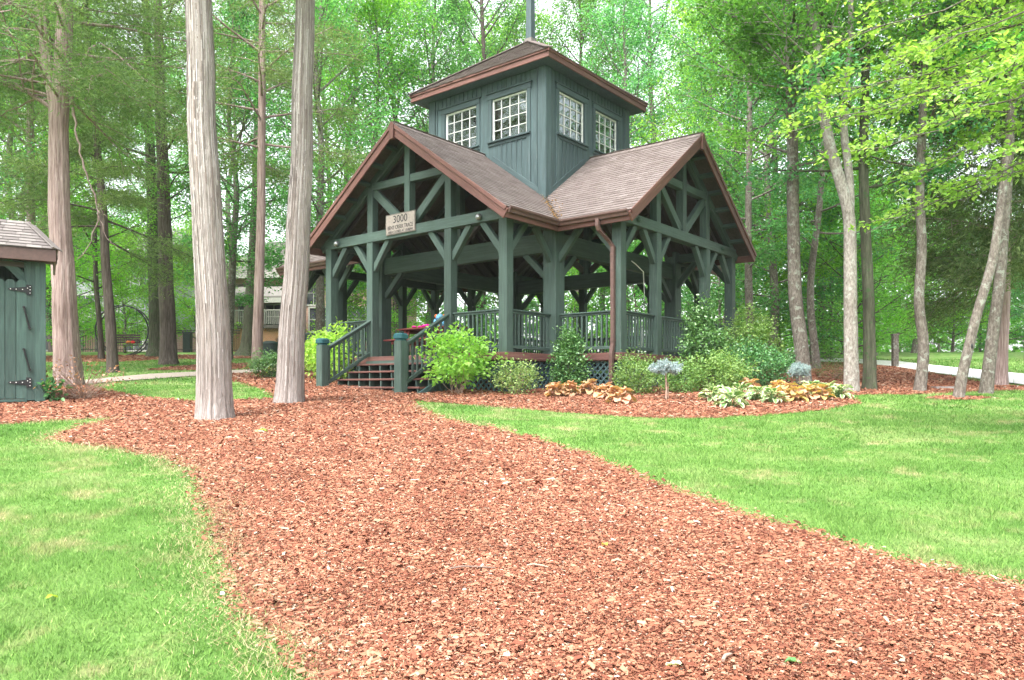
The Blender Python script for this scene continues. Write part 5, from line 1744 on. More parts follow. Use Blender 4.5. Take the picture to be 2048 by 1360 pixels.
def needles_ball(name, label, px, py, d, zc, rx, rz, seed):
    x = (px - 1024) / F * d
    o = empty(name, (x, d, float(gz(x, d))))
    tag(o, label, 'topiary', 'grafted dwarf blue spruces')
    T = Tubes()
    T.add([(0, 0, -0.05), (0.01, 0, zc * 0.4), (-0.005, 0, zc * 0.8), (0, 0, zc)], [0.022, 0.019, 0.018, 0.016], 8)
    T.add([(0.05, 0.02, -0.05), (0.045, 0.02, zc * 0.6)], [0.008, 0.008], 6)
    link('trunk', T.mesh('trunk', M['palewig']), o)
    r = np.random.default_rng(seed)
    P, D = [], []
    for k in range(110):
        u = unit(r.normal(0, 1, 3)) * np.array((1, 1, 0.9))
        u[2] = abs(u[2]) if r.random() < 0.75 else u[2] * 0.5
        e = u * np.array((rx, rx, rz)) * r.uniform(0.75, 1.12)
        m = 75
        s = r.uniform(0.35, 1, m)
        P.append(e * s[:, None] + r.normal(0, 0.008, (m, 3)))
        D.append(unit(e) * 0.8 + r.normal(0, 0.75, (m, 3)))
    P, D = np.concatenate(P) + np.array((0, 0, zc)), np.concatenate(D)
    V_, F_ = leaf_arrays(P, 0.055, 'needle', 0.2, D, r, 0.095)
    link('crown', mesh_np('crown', V_, F_, M['leaf_spruce']), o)
needles_ball('spruce_topiary', 'dwarf blue spruce on a bare stem in front of the boxwoods', 1332, 801, gp(1332, 801)[1], 0.60, 0.33, 0.215, 5)
needles_ball('spruce_topiary', 'smaller blue spruce on a stem in front of the grey brown trunk', 1599, 778, gp(1599, 782)[1], 0.42, 0.22, 0.24, 6)

# big-leaved clumps: each leaf a part
def big_leaf(name, L, Wd, m1, m2=None, wave=0.0, rnd=False, margin=0.3, seed=0):
    """a broad cupped leaf, arching from its base; an edge band of a second colour"""
    r = np.random.default_rng(seed)
    ns, nw = 6, 2
    rows = []
    for i in range(ns + 1):
        s = i / ns
        wv = math.sin(math.pi * min(1, s * (0.96 if not rnd else 0.9) + 0.04)) ** (0.8 if not rnd else 0.55)
        x = L * s
        z = L * (0.42 * s - 0.62 * s * s)
        row = []
        for t in (-1, -(1 - margin), 0, (1 - margin), 1):
            y = Wd * 0.5 * wv * t
            row.append((x, y, z + 0.16 * Wd * wv * t * t + wave * r.normal(0, 1) * (abs(t) > 0.5)))
        rows.append(row)
    V_ = [p for row in rows for p in row]
    Fa, mi = [], []
    for i in range(ns):
        for j in range(4):
            Fa.append((i * 5 + j, i * 5 + 5 + j, i * 5 + 6 + j, i * 5 + 1 + j))
            mi.append(1 if (m2 and j in (0, 3)) else 0)
    me = bpy.data.meshes.new(name)
    me.from_pydata(V_, [], Fa)
    me.materials.append(m1)
    if m2: me.materials.append(m2)
    me.polygons.foreach_set('material_index', mi)
    me.polygons.foreach_set('use_smooth', [True] * len(Fa))
    me.update()
    return me
def rosette(name, label, cat, group, px, py, meshes, n, rad, hgt, seed, scale=1.0, stalk=None):
    b = gp(px, py)
    o = empty(name, (b[0], b[1], float(gz(b[0], b[1]))), fr.uniform(0, 6))
    tag(o, label, cat, group)
    r = np.random.default_rng(seed)
    mb = MB()
    for k in range(n):
        t = (k + 0.5) / n
        a = k * 2.4 + r.normal(0, 0.25)
        rr = rad * (0.12 + 0.75 * t ** 0.8) * r.uniform(0.8, 1.15)
        z = hgt * (1.05 - 0.75 * t) * r.uniform(0.85, 1.1)
        lf = link('leaf', meshes[k % len(meshes)], o)
        lf.location = (math.cos(a) * rr * 0.6, math.sin(a) * rr * 0.6, z)
        lf.rotation_euler = (r.normal(0, 0.25), R(-38 + 62 * t) + r.normal(0, 0.15), a)
        s = scale * r.uniform(0.75, 1.2)
        lf.scale = (s, s, s)
        mb.bar((math.cos(a) * 0.03, math.sin(a) * 0.03, -0.02), (math.cos(a) * rr * 0.6, math.sin(a) * rr * 0.6, z), 0.006, 0.006)
    mb.build('stalk', stalk or M['leaf_hosta'], o)
HL = [big_leaf('leaf', 0.19, 0.115, M['leaf_hosta'], M['leaf_cream'], 0.005, False, 0.34, 1), big_leaf('leaf', 0.165, 0.10, M['leaf_hosta'], M['leaf_cream'], 0.006, False, 0.46, 2)]
for k, (px, py, n, rad, lab) in enumerate(((1425, 803, 26, 0.27, 'white edged hosta clump at the left end of the hosta bed'), (1462, 815, 30, 0.34, 'white edged hosta clump hanging nearest the lawn'), (1480, 798, 28, 0.33, 'white edged hosta clump behind the one nearest the lawn'),
                                           (1518, 802, 26, 0.28, 'white edged hosta clump in the middle of the hosta bed'), (1546, 807, 22, 0.24, 'small white edged hosta beside the golden coral bells'), (1622, 790, 24, 0.28, 'white edged hosta clump behind the golden coral bells'), (1655, 794, 24, 0.27, 'white edged hosta in the far row near the pale trunk'), (1682, 798, 20, 0.22, 'small white edged hosta at the right tip of the bed'))):
    rosette('hosta', lab, 'hosta', 'variegated hostas in the flower bed', px, py, HL, int(n * 1.5), rad * 1.12, 0.23, 60 + k)
CL = [big_leaf('leaf', 0.15, 0.15, M['leaf_heuchera'], None, 0.010, True, 0.3, 3), big_leaf('leaf', 0.13, 0.14, M['leaf_heuchera'], None, 0.012, True, 0.3, 4)]
CG = [big_leaf('leaf', 0.15, 0.15, M['leaf_heuchera_gold'], None, 0.010, True, 0.3, 5), big_leaf('leaf', 0.13, 0.14, M['leaf_heuchera'], None, 0.012, True, 0.3, 6)]
for k, (px, py, n, rad, ms, sc2, lab) in enumerate(((1112, 795, 22, 0.22, CL, 1.1, 'orange brown coral bells at the left end of its row'), (1140, 793, 22, 0.22, CL, 1.1, 'orange brown coral bells below the conical holly'), (1178, 790, 22, 0.24, CL, 1.1, 'orange brown coral bells by the foot of the downspout'),
                                               (1212, 799, 26, 0.27, CL, 1.2, 'large orange brown coral bells right of the downspout foot'), (1240, 808, 26, 0.26, CL, 1.2, 'orange brown coral bells nearest the lawn edge'),
                                               (1500, 786, 20, 0.22, CL, 1.0, 'orange coral bells behind the hosta bed'), (1572, 796, 24, 0.26, CG, 1.1, 'golden orange coral bells beside the hostas'), (1590, 804, 24, 0.25, CG, 1.1, 'golden orange coral bells at the front of the bed'), (1618, 800, 24, 0.26, CG, 1.1, 'golden orange coral bells between the two hosta groups'), (1645, 802, 20, 0.2, CG, 1.0, 'small golden coral bells at the right of its group'), (1555, 788, 20, 0.22, CG, 1.0, 'golden coral bells furthest from the lawn'))):
    rosette('coral_bells', lab, 'coral bells', 'orange coral bells in the flower bed', px, py, ms, n, rad, 0.24, 80 + k, sc2, M['leaf_dry'])
CY = [big_leaf('leaf', 0.2, 0.1, M['leaf_yellow'], None, 0.003, False, 0.3, 8)]
rosette('yellow_hosta', 'small yellow green hosta below the dark laurel bush', 'hosta', None, 538, 752, CY, 14, 0.22, 0.2, 95)
# low ferny shoots on the mound
shrub('yew_seedling', 'sparse low green shoots on the mulch mound left of the pale trunk', 1672, 752, 21, 0.55, 0.24, M['leaf_cedar_dark'], 1200, 0.07, 14, 0.3, 55, 'needle', 40, 0.1)

# ------------------------------------------------------------------ the green shed at the left edge
SD = 14.5
K = F / SD
def sx_(px): return (90 - 1024) / K + (px - 90) / 127.0
def sz_(py): return (HZ - py) / K
SX1 = sx_(90)
SX0 = SX1 - 2.5
zg = float(gz(SX1, SD)) 
shed = empty('garden_shed', (SX1, SD, zg), R(31.6))
tag(shed, 'dark green wooden shed with brown shingled roof cut by the left edge', 'shed')
SH_ = lambda x, y, z: Vector((x - SX1, y - SD, z - zg))
zt = sz_(527)
depth = 1.5
GS = painted_wood('shed_green', (0.042, 0.082, 0.069), (0.052, 0.097, 0.082), (0.16, 0.2, 0.18))
xd1, xd0 = sx_(53), sx_(53) - 1.7
# corner boards, side wall
beam(shed, 'corner_board', SH_(sx_(81), SD - 0.02, zg + 0.03), SH_(sx_(81), SD - 0.02, zt), 0.17, 0.03, GS, (0, 1, 0))
beam(shed, 'trim_board', SH_(sx_(63), SD - 0.012, zg + 0.05), SH_(sx_(63), SD - 0.012, zt), 0.18, 0.03, GS, (0, 1, 0))
mb = MB()
mb.box(SH_(SX1 - 0.04, SD + depth / 2, (zg + zt) / 2 + 0.02), (0.06, depth - 0.02, zt - zg))
mb.box(SH_(SX0 + 0.04, SD + depth / 2, (zg + zt) / 2 + 0.02), (0.06, depth - 0.02, zt - zg))
mb.box(SH_((SX0 + SX1) / 2, SD + depth, (zg + zt) / 2 + 0.12), (2.3, 0.06, zt - zg + 0.2))
mb.build('wall', GS, shed)
mb = MB()
mb.box(SH_((SX0 + xd0) / 2, SD + 0.03, (zg + zt) / 2 + 0.02), (xd0 - SX0 - 0.02, 0.05, zt - zg - 0.02))
mb.build('front_panel', GS, shed)
beam(shed, 'door_post', SH_(sx_(53), SD + 0.05, zg + 0.05), SH_(sx_(53), SD + 0.05, zt), 0.09, 0.09, GS, (0, 1, 0))
beam(shed, 'header', SH_(xd0, SD + 0.06, zt - 0.05), SH_(xd1, SD + 0.06, zt - 0.05), 0.07, 0.10, M['darkwood'])
beam(shed, 'corner_brace', SH_(sx_(8), SD + 0.06, sz_(524)), SH_(sx_(50), SD + 0.06, sz_(562)), 0.06, 0.16, GS)
beam(shed, 'base_board', SH_(SX0, SD - 0.03, sz_(801)), SH_(sx_(53), SD - 0.03, sz_(801)), 0.025, 0.05, GS)
door = empty('door', tuple(SH_(xd1, SD - 0.03, 0)), 0, shed)
bw, gap = 0.164, 0.009
z0, z1 = sz_(797), sz_(563)
for i in range(8):
    x1 = xd1 - i * (bw + gap) - 0.005
    x0 = x1 - bw
    c = 0.05
    me_key = ('picket', i == 0)
    if me_key not in _sh:
        mb = MB()
        out = [(-bw / 2, z0), (bw / 2, z0), (bw / 2, z1 - c), (bw / 2 - 0.035, z1 - 0.008), (bw / 2 - 0.06, z1), (-bw / 2 + 0.06, z1), (-bw / 2 + 0.035, z1 - 0.008), (-bw / 2, z1 - c)]
        mb.poly_prism([(x, 0, z) for x, z in out], (0, 0.022, 0))
        mb.poly_prism
        _sh[me_key] = mb.mesh('picket', GS)
    o = link('picket', _sh[me_key], door)
    o.location = ((x0 + x1) / 2 - xd1, 0, 0)
for zz in (sz_(582), sz_(765)):
    hg = MB()
    hx = sx_(57)
    y = SD - 0.045
    hg.box(SH_(hx, y, zz), (0.085, 0.008, 0.19))
    hg.add([SH_(hx - 0.04, y - 0.004, zz + 0.055), SH_(hx - 0.04, y - 0.004, zz - 0.055), SH_(hx - 0.31, y - 0.004, zz - 0.016), SH_(hx - 0.33, y - 0.004, zz), SH_(hx - 0.31, y - 0.004, zz + 0.016),
            SH_(hx - 0.04, y + 0.006, zz + 0.055), SH_(hx - 0.04, y + 0.006, zz - 0.055), SH_(hx - 0.31, y + 0.006, zz - 0.016), SH_(hx - 0.33, y + 0.006, zz), SH_(hx - 0.31, y + 0.006, zz + 0.016)],
           [(4, 3, 2, 1, 0), (0, 1, 6, 5), (1, 2, 7, 6), (2, 3, 8, 7), (3, 4, 9, 8), (4, 0, 5, 9)])
    hg.build('hinge', M['black'], shed)
    sc2 = MB()
    for a, b in ((0.02, 0.06), (0.02, 0), (0.02, -0.06), (-0.02, 0.03), (-0.1, 0.0), (-0.2, 0.0), (-0.29, 0.0)):
        sc2.ball(SH_(hx + a, y - 0.007, zz + b), (0.009, 0.006, 0.009), 6, 4)
    sc2.build('screw', M['white'], shed)
for (ax, ay), (bx, by) in (((47, 617), (58, 657)), ((47, 700), (59, 740))):
    mb = MB()
    y = SD - 0.08
    mb.tube([SH_(sx_(ax), y, sz_(ay)), SH_(sx_(bx), y, sz_(by))], [0.017, 0.017], 8)
    for q, r_ in ((ax, ay), (bx, by)): mb.tube([SH_(sx_(q), y + 0.045, sz_(r_)), SH_(sx_(q), y - 0.01, sz_(r_))], [0.026, 0.026], 8)
    mb.build('door_bar', M['black'], shed)
# roof: hipped, with its tabs and fascia
ze, zr = sz_(503), sz_(440)
xe, ye = sx_(113), SD - 0.30
fas = sz_(527)
beam(shed, 'fascia', SH_(SX0 - 0.25, ye + 0.02, (ze + fas) / 2), SH_(xe - 0.005, ye + 0.02, (ze + fas) / 2), 0.04, ze - fas, M['shedbrown'] if 'shedbrown' in M else M['gutter'])
beam(shed, 'fascia', SH_(xe - 0.02, ye + 0.045, (ze + fas) / 2), SH_(xe - 0.02, SD + depth + 0.2, (ze + fas) / 2), 0.04, ze - fas, M['gutter'])
mb = MB()
ridge_y = SD + 0.62
xr = xe - 0.42
A = [SH_(SX0 - 0.3, ye - 0.02, ze), SH_(xe + 0.02, ye - 0.02, ze), SH_(xr, ridge_y, zr), SH_(SX0 - 0.3, ridge_y, zr), SH_(xe + 0.02, SD + depth + 0.25, ze), SH_(SX0 - 0.3, SD + depth + 0.25, ze)]
mb.add(A, [(0, 1, 2, 3), (1, 4, 2), (4, 5, 3, 2), (0, 5, 4, 1), (0, 3, 5)])
sroof = mb.build('roof', M['shingle_grey'], shed)
org = A[0] + Vector((0, 0, 0.004))
bvec = (A[3] - A[0])
Ls = bvec.length
shingle_slope(sroof, org, Vector((1, 0, 0)), bvec.normalized(), [(0, 0), ((A[1] - A[0]).x, 0), ((A[2] - A[0]).x, Ls), (0, Ls)], 90, M['shingle_grey'], 0.135, 0.32, 0.012)
e_a = (A[4] - A[1])
tri_n = (A[2] - A[1])
foot = Vector((0, 1, 0))
up_ = tri_n - foot * tri_n.dot(foot)
shingle_slope(sroof, A[1] + Vector((0, 0, 0.004)), foot, up_.normalized(), [(0, 0), (e_a.y, 0), (tri_n.y + 0.01, up_.length), (tri_n.y - 0.01, up_.length)], 0, M['shingle_grey'], 0.135, 0.32, 0.012)
mb = MB()
mb.bar(A[1] + Vector((0, 0, 0.01)), A[2] + Vector((0, 0, 0.01)), 0.2, 0.02, (1, -1, 1))
mb.build('hip_cap', M['shingle_grey'], shed)

# ------------------------------------------------------------------ background: fence, swing, bin, houses
def fence(px0, px1, d0, d1, label, h=1.25):
    a, b = np.array(((px0 - 1024) / F * d0, d0)), np.array(((px1 - 1024) / F * d1, d1))
    L = np.linalg.norm(b - a)
    z0_, z1_ = float(gz(*a)), float(gz(*b))
    f = empty('metal_fence', (a[0], a[1], z0_), math.atan2(b[1] - a[1], b[0] - a[0]))
    tag(f, label, 'fence', 'black metal fences on the far lawn')
    sl = (z1_ - z0_) / L
    for z in (0.15, h - 0.15, h): beam(f, 'rail', (0, 0, z), (L, 0, z + sl * L), 0.035, 0.035, M['black'])
    n = int(L / 0.13)
    key = ('fp', h)
    if key not in _sh:
        mb = MB()
        mb.box((0, 0, h / 2), (0.018, 0.018, h + 0.02))
        _sh[key] = mb.mesh('picket', M['black'])
        mb = MB()
        mb.box((0, 0, h / 2 + 0.06), (0.06, 0.06, h + 0.25))
        _sh['fpost'] = mb.mesh('post', M['black'])
    for i in range(n):
        o = link('picket', _sh[key], f)
        o.location = (L * (i + 0.5) / n, 0.0, sl * L * (i + 0.5) / n)
    for i in range(int(L / 2.2) + 1):
        o = link('post', _sh['fpost'], f)
        o.location = (min(L, i * 2.2), 0.03, sl * min(L, i * 2.2))
fence(70, 318, 44, 44.5, 'black picket fence on the far lawn left of the mossy trunk')
fence(350, 480, 43, 42, 'black picket fence on the far lawn right of the dark trunk')

# round garden swing
D_S = 38.5
c = pd(247, 668, D_S)
rs = 50 / F * D_S
zg_ = float(gz(c[0], D_S))
sw = empty('round_swing', (c[0], D_S, zg_), 0.12)
tag(sw, 'black circular metal frame with a hanging bench seat on the far lawn', 'swing')
zc_ = rs - 0.02
for y in (-0.22, 0.22):
    an = np.linspace(0, 2 * np.pi, 41)
    mb = MB()
    mb.tube([(math.cos(t) * rs, y, zc_ + math.sin(t) * rs) for t in an], [0.035] * 41, 6, False)
    mb.build('ring', M['black'], sw)
mb = MB()
for t in np.linspace(0, 2 * np.pi, 25)[:-1]: mb.tube([(math.cos(t) * rs, -0.22, zc_ + math.sin(t) * rs), (math.cos(t) * rs, 0.22, zc_ + math.sin(t) * rs)], [0.016, 0.016], 5)
mb.build('cross_bar', M['black'], sw)
WD = simple('swing_wood', (0.045, 0.028, 0.022), 0.7)
for z in (0.68, 0.80, 0.92, 1.04): beam(sw, 'back_slat', (-0.75, 0.18, z), (0.75, 0.18, z), 0.03, 0.09, WD)
for y in (-0.2, -0.08, 0.04): beam(sw, 'seat_slat', (-0.75, y, 0.52), (0.75, y, 0.52), 0.09, 0.03, WD, (0, 0, 1))
for s in (-1, 1):
    beam(sw, 'arm', (s * 0.72, -0.25, 0.74), (s * 0.72, 0.2, 0.74), 0.06, 0.04, WD)
    beam(sw, 'arm_post', (s * 0.72, -0.18, 0.53), (s * 0.72, -0.18, 0.72), 0.05, 0.05, WD, (0, 1, 0))
    mb = MB()
    mb.tube([(s * 0.72, -0.05, 0.78), (s * 0.62, 0, zc_ + math.sqrt(max(0.01, rs * rs - 0.62 ** 2)))], [0.01, 0.01], 5)
    mb.build('chain', M['black'], sw)
for nm, col_, x in (('orange_cushion', (0.42, 0.13, 0.03), 0.2), ('red_cushion', (0.5, 0.03, 0.03), 0.42)):
    mb = MB()
    mb.ball((0, 0, 0), (0.13, 0.05, 0.075), 10, 8)
    o = mb.build(nm, simple(nm, col_, 0.9))
    q = sw.matrix_basis @ Vector((x, 0.08, 0.68))
    o.location = q
    tag(o, ('orange' if 'orange' in nm else 'red') + ' cushion on the hanging bench of the round swing', 'cushion')

def bin_(px, d, zpx_top, label):
    x = (px - 1024) / F * d
    zg2 = float(gz(x, d))
    h = (HZ - zpx_top) / F * d - zg2
    o = empty('trash_can', (x, d, zg2))
    tag(o, label, 'trash can')
    mb = MB()
    mb.tube([(0, 0, 0), (0, 0, h - 0.16)], [0.27, 0.30], 18)
    mb.build('drum', M['bin'], o)
    mb = MB()
    mb.tube([(0, 0, h - 0.16), (0, 0, h - 0.12), (0, 0, h - 0.04), (0, 0, h)], [0.31, 0.33, 0.31, 0.16], 18)
    mb.build('lid', M['bin'], o)
M['bin'] = simple('bin_green', (0.012, 0.03, 0.025), 0.5)
bin_(541, 30.0, 682, 'dark green round trash can beyond the laurel bush')
x = (371 - 1024) / F * 43.0
o = empty('utility_box', (x, 43.3, float(gz(x, 43.3))))
tag(o, 'slim dark green utility box behind the picket fence', 'utility box')
mb = MB()
mb.box((0, 0, 0.55), (0.42, 0.35, 1.1))
mb.box((0, 0, 1.13), (0.48, 0.41, 0.06))
mb.build('cabinet', M['bin'], o)
mb = MB()
mb.box((0, -0.182, 0.58), (0.34, 0.014, 0.85))
mb.box((0.12, -0.195, 0.6), (0.03, 0.02, 0.1))
mb.build('door', M['bin'], o)

def siding(name, c1, sp):
    m, t, B, N, Lk = newmat(name)
    tc = N.new('ShaderNodeTexCoord')
    wv = N.new('ShaderNodeTexWave')
    wv.wave_type = 'BANDS'
    wv.bands_direction = 'Z'
    wv.wave_profile = 'SAW'
    wv.inputs['Scale'].default_value = 0.314 / sp
    Lk.new(tc.outputs['Object'], wv.inputs['Vector'])
    B.inputs['Base Color'].default_value = (*c1, 1)
    B.inputs['Roughness'].default_value = 0.6
    bump(N, Lk, B, wv.outputs[0], 0.9, 0.03)
    return m
def brickmat():
    m, t, B, N, Lk = newmat('house_brick')
    tc = N.new('ShaderNodeTexCoord')
    mp = N.new('ShaderNodeMapping')
    mp.inputs['Rotation'].default_value = (R(90), 0, 0)
    bt = N.new('ShaderNodeTexBrick')
    bt.inputs['Scale'].default_value = 4.5
    bt.inputs['Color1'].default_value = (0.42, 0.24, 0.19, 1)
    bt.inputs['Color2'].default_value = (0.34, 0.17, 0.13, 1)
    bt.inputs['Mortar'].default_value = (0.5, 0.45, 0.4, 1)
    Lk.new(tc.outputs['Object'], mp.inputs[0])
    Lk.new(mp.outputs[0], bt.inputs['Vector'])
    Lk.new(bt.outputs[0], B.inputs['Base Color'])
    B.inputs['Roughness'].default_value = 0.9
    return m
WSID = siding('white_siding', (0.27, 0.28, 0.285), 0.2)
BRK = brickmat()
RGR = simple('grey_roofing', (0.2, 0.185, 0.175), 0.9)
HWT = simple('house_trim', (0.36, 0.35, 0.33), 0.6)
DARKW = simple('dark_window', (0.03, 0.035, 0.04), 0.15, 0.0, 0.6)

def house_window(parent, x, z, wd, ht, y=0.0):
    mb = MB()
    for s in (-1, 1):
        mb.box((x + s * (wd / 2 + 0.05), y - 0.03, z), (0.1, 0.09, ht + 0.2))
        mb.box((x, y - 0.03, z + s * (ht / 2 + 0.05)), (wd - 0.002, 0.088, 0.1))
    mb.box((x, y - 0.02, z), (wd - 0.004, 0.05, 0.05))
    mb.box((x, y - 0.018, z), (0.04, 0.045, ht - 0.004))
    o = mb.build('window', HWT, parent)
    mb = MB()
    mb.box((x, y - 0.006, z), (wd - 0.01, 0.02, ht - 0.01))
    mb.build('pane', DARKW, o)

# white sided house, far left
hd = 56.0
hx = (205 - 1024) / F * hd
hz = float(gz(hx, hd))
h1 = empty('white_house', (hx, hd, hz), 0.06)
tag(h1, 'white sided two storey house with a dark basement porch beyond the fence', 'house')
mb = MB()
mb.box((0, 4, 4.6), (9.4, 8, 5.2))
mb.build('wall', WSID, h1)
mb = MB()
mb.box((0, 4.1, 1.0), (9.3, 7.8, 2.0))
mb.build('basement_wall', BRK, h1)
mb = MB()
mb.poly_prism([(-5.2, -0.6, 7.15), (5.2, -0.6, 7.15), (5.2, 4, 10.0), (-5.2, 4, 10.0)], (0, 0, 0.2))
mb.poly_prism([(-5.2, 4, 10.0), (5.2, 4, 10.0), (5.2, 8.6, 7.15), (-5.2, 8.6, 7.15)], (0, 0, 0.2))
mb.build('roof', RGR, h1)
for x_, z_, ww_ in ((-3.6, 5.4, 1.1), (-1.2, 3.6, 1.3), (1.4, 5.6, 1.1), (3.2, 5.6, 1.0), (-3.4, 3.6, 1.1), (0.6, 3.5, 0.9)): house_window(h1, x_, z_, ww_, 1.5)
for x_ in (-3.6, -2.2, 2.2, 3.6): house_window(h1, x_, 1.1, 1.2, 1.5, 0.18)
mb = MB()
mb.box((-2.2, -1.4, 2.1), (6.4, 2.7, 0.18))
for x_ in (-5.2, -2.2, 0.8): mb.box((x_, -2.6, 1.0), (0.16, 0.16, 2.02))
mb.build('porch', M['darkwood'], h1)
mb = MB()
for i in range(40): mb.box((-5.3 + i * 0.157, -2.66, 2.66), (0.05, 0.05, 0.9))
mb.box((-2.2, -2.66, 3.14), (6.4, 0.08, 0.06))
mb.build('porch_railing', HWT, h1)

# brick house further right
hd = 50.0
hx = (560 - 1024) / F * hd
hz = float(gz(hx, hd))
h2 = empty('brick_house', (hx, hd, hz), -0.10)
tag(h2, 'tan brick house with grey roof and screened porch left of the pavilion', 'house')
kz = lambda py: (HZ - py) / F * hd - hz
kx = lambda px: (px - 560) / F * hd
mb = MB()
mb.box((1.6, 4.0, kz(553) / 2), (11.5, 8, kz(553)))
mb.build('wall', BRK, h2)
mb = MB()
zr_ = kz(553)
mb.poly_prism([(-4.9, -0.6, zr_ - 0.1), (8.1, -0.6, zr_ - 0.1), (5.5, 4, zr_ + 2.9), (-2.5, 4, zr_ + 2.9)], (0, 0, 0.2))
mb.poly_prism([(-2.5, 4, zr_ + 2.9), (5.5, 4, zr_ + 2.9), (8.1, 8.6, zr_ - 0.1), (-4.9, 8.6, zr_ - 0.1)], (0, 0, 0.2))
mb.poly_prism([(-4.9, -0.6, zr_ - 0.1), (-2.5, 4, zr_ + 2.9), (-4.9, 8.6, zr_ - 0.1)], (0, 0, 0.2))
mb.build('roof', RGR, h2)
mb = MB()
mb.box((1.6, -0.62, zr_ - 0.05), (13.0, 0.08, 0.24))
mb.build('eave_board', HWT, h2)
zp = kz(607)
mb = MB()
mb.poly_prism([(-4.2, -2.9, zp), (1.6, -2.9, zp), (1.0, -0.02, zp + 1.05), (-3.6, -0.02, zp + 1.05)], (0, 0, 0.15))
mb.build('porch_roof', RGR, h2)
mb = MB()
mb.box((-1.3, -2.88, zp - 0.12), (5.7, 0.1, 0.3))
for x_ in (-4.0, -2.2, -0.4, 1.4): mb.box((x_, -2.8, (zp + kz(655)) / 2 - 0.14), (0.16, 0.16, zp - kz(655) - 0.05))
mb.build('porch_frame', HWT, h2)
mb = MB()
mb.box((-1.3, -1.5, kz(660)), (5.7, 2.8, 0.2))
mb.build('porch_floor', M['darkwood'], h2)
mb = MB()
for i in range(44): mb.box((-4.05 + i * 0.127, -2.75, kz(655) + 0.42), (0.035, 0.035, 0.85))
mb.box((-1.3, -2.75, kz(655) + 0.87), (5.6, 0.07, 0.06))
mb.build('porch_railing', HWT, h2)
LT = simple('tan_lattice', (0.42, 0.22, 0.13), 0.8)
mb = MB()
H_ = kz(662) - 0.03
for lay, sg in ((0, 1), (1, -1)):
    for i in range(60):
        c0 = -4.1 - H_ + i * 0.16
        x0, x1 = (c0, c0 + H_) if sg > 0 else (c0 + H_, c0)
        a, b = Vector((x0, -2.7 + lay * 0.02, 0)), Vector((x1, -2.7 + lay * 0.02, H_))
        if min(x0, x1) > -4.15 and max(x0, x1) < 1.6: mb.bar(a, b, 0.06, 0.015, (0, 1, 0))
mb.build('porch_lattice', LT, h2)['kind'] = 'stuff'
for x_, z_ in ((2.3, kz(587)), (3.9, kz(587)), (2.6, kz(640)), (5.2, kz(640)), (-2.2, kz(633)), (-0.4, kz(633))): house_window(h2, x_, z_, 1.1, 1.5)

# wooden post by the road
wp = pd(1790, 740, 27.5)
zg3 = float(gz(wp[0], wp[1]))
o = empty('wooden_post', (wp[0], wp[1], zg3))
tag(o, 'weathered wooden post standing by the road beyond the mound', 'post')
mb = MB()
mb.box((0, 0, 0.55), (0.19, 0.17, 1.2))
mb.build('shaft', M['grey_bark'], o)
mb = MB()
mb.poly_prism([(-0.12, -0.11, 1.15), (0.12, -0.11, 1.15), (0.12, 0.11, 1.15), (-0.12, 0.11, 1.15)], (0, 0, 0.05))
mb.build('cap', M['grey_bark'], o)
b = gp(1890, 778)
mb = MB()
mb.poly_prism([(-0.28, -0.15, 0), (0.24, -0.18, 0), (0.3, 0.14, 0), (-0.22, 0.2, 0)], (0, 0, 0.05))
o = mb.build('flat_stone', simple('stone_grey', (0.25, 0.24, 0.23), 0.9))
o.location = (b[0], b[1], float(gz(b[0], b[1])) + 0.01)
tag(o, 'flat grey stone lying in the mulch between curving and leaning trunks', 'stone')

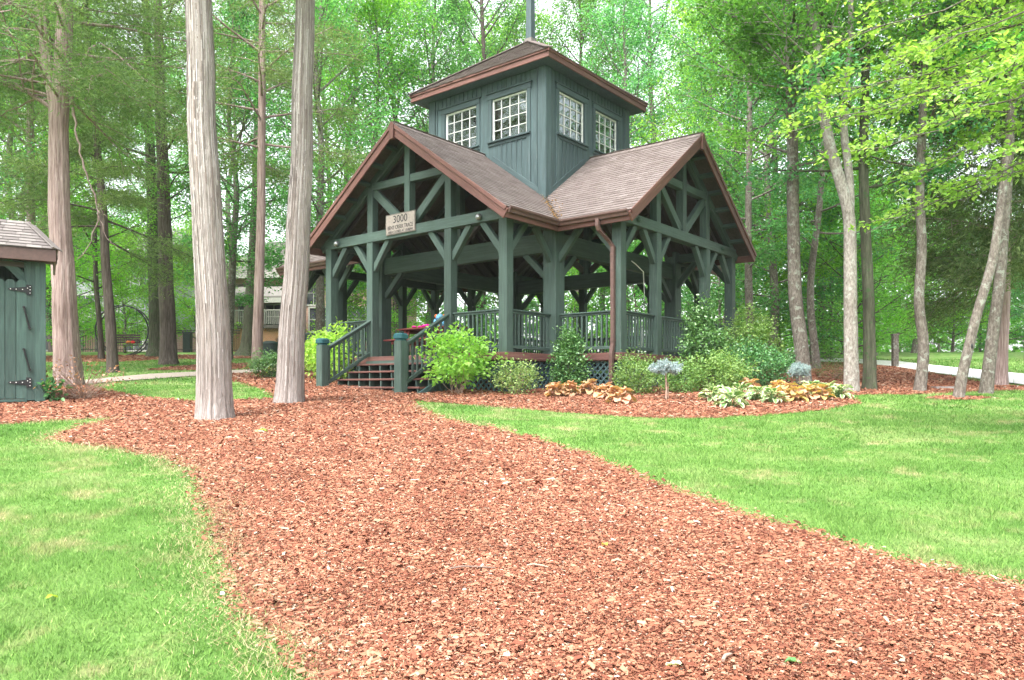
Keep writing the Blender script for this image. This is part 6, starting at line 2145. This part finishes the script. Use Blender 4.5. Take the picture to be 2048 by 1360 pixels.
# small things lying about
def litter(name, label, cat, px, py, build, rz=0.0):
    b = gp(px, py)
    o = build()
    o.name = name
    o.location = (b[0], b[1], float(gz0(b[0], b[1])) + 0.03)
    o.rotation_euler = (0, 0, rz)
    tag(o, label, cat)
def twig(L, r, mat):
    def f():
        mb = MB()
        mb.tube([(-L / 2, 0, 0.005), (-L / 5, L * 0.03, 0.015), (L / 5, -L * 0.02, 0.012), (L / 2, L * 0.02, 0.004)], [r, r * 0.9, r * 0.8, r * 0.5], 6)
        return mb.build('twig', mat)
    return f
litter('twig', 'long thin brown twig lying on the mulch in the middle foreground', 'twig', 945, 1148, twig(0.27, 0.006, M['twig']), 0.06)
litter('twig', 'short pale twig right of the long brown twig', 'twig', 1075, 1144, twig(0.13, 0.006, M['palewig']), -0.3)
litter('twig', 'slanting pale splinter near the bottom right of the mulch', 'twig', 1455, 1330, twig(0.10, 0.009, M['palewig']), 0.9)
def leaf_piece(mat, s=0.07):
    def f():
        me = big_leaf('leaf_scrap', s, s * 0.55, mat, None, 0.003, False, 0.3, int(s * 1000))
        return link('fallen_leaf', me)
    return f
litter('fallen_leaf', 'green fallen leaf on the mulch below the nearest cedar', 'leaf', 515, 866, leaf_piece(M['leaf_shrub'], 0.16), 0.3)
litter('fallen_leaf', 'pale yellow fallen leaf in the middle of the mulch', 'leaf', 1213, 1100, leaf_piece(M['leaf_yellow'], 0.07), 1.8)
litter('fallen_leaf', 'pale fallen leaf at the bottom of the mulch', 'leaf', 1365, 1345, leaf_piece(M['leaf_cream'], 0.08), 2.9)
litter('fallen_leaf', 'small yellow leaf lying in the near left lawn', 'leaf', 92, 1208, leaf_piece(M['leaf_yellow'], 0.07), 1.2)
litter('fallen_leaf', 'dark fallen leaf on the mulch at the bottom edge', 'leaf', 1570, 1338, leaf_piece(M['leaf_holly'], 0.08), 0.1)

# ------------------------------------------------------------------ pale air among the trees
hz_m = bpy.data.materials.new('haze')
hz_m.use_nodes = True
ht = hz_m.node_tree
ht.nodes.clear()
ho = ht.nodes.new('ShaderNodeOutputMaterial')
hv_ = ht.nodes.new('ShaderNodeVolumePrincipled')
hv_.inputs['Color'].default_value = (0.95, 0.97, 0.96, 1)
hv_.inputs['Density'].default_value = HAZE
hv_.inputs['Anisotropy'].default_value = 0.0
ht.links.new(hv_.outputs[0], ho.inputs['Volume'])
mb = MB()
mb.box((0, 43, 15.5), (250, 174, 44))
tag(mb.build('haze', hz_m), 'pale bright air between the trees', kind='stuff')
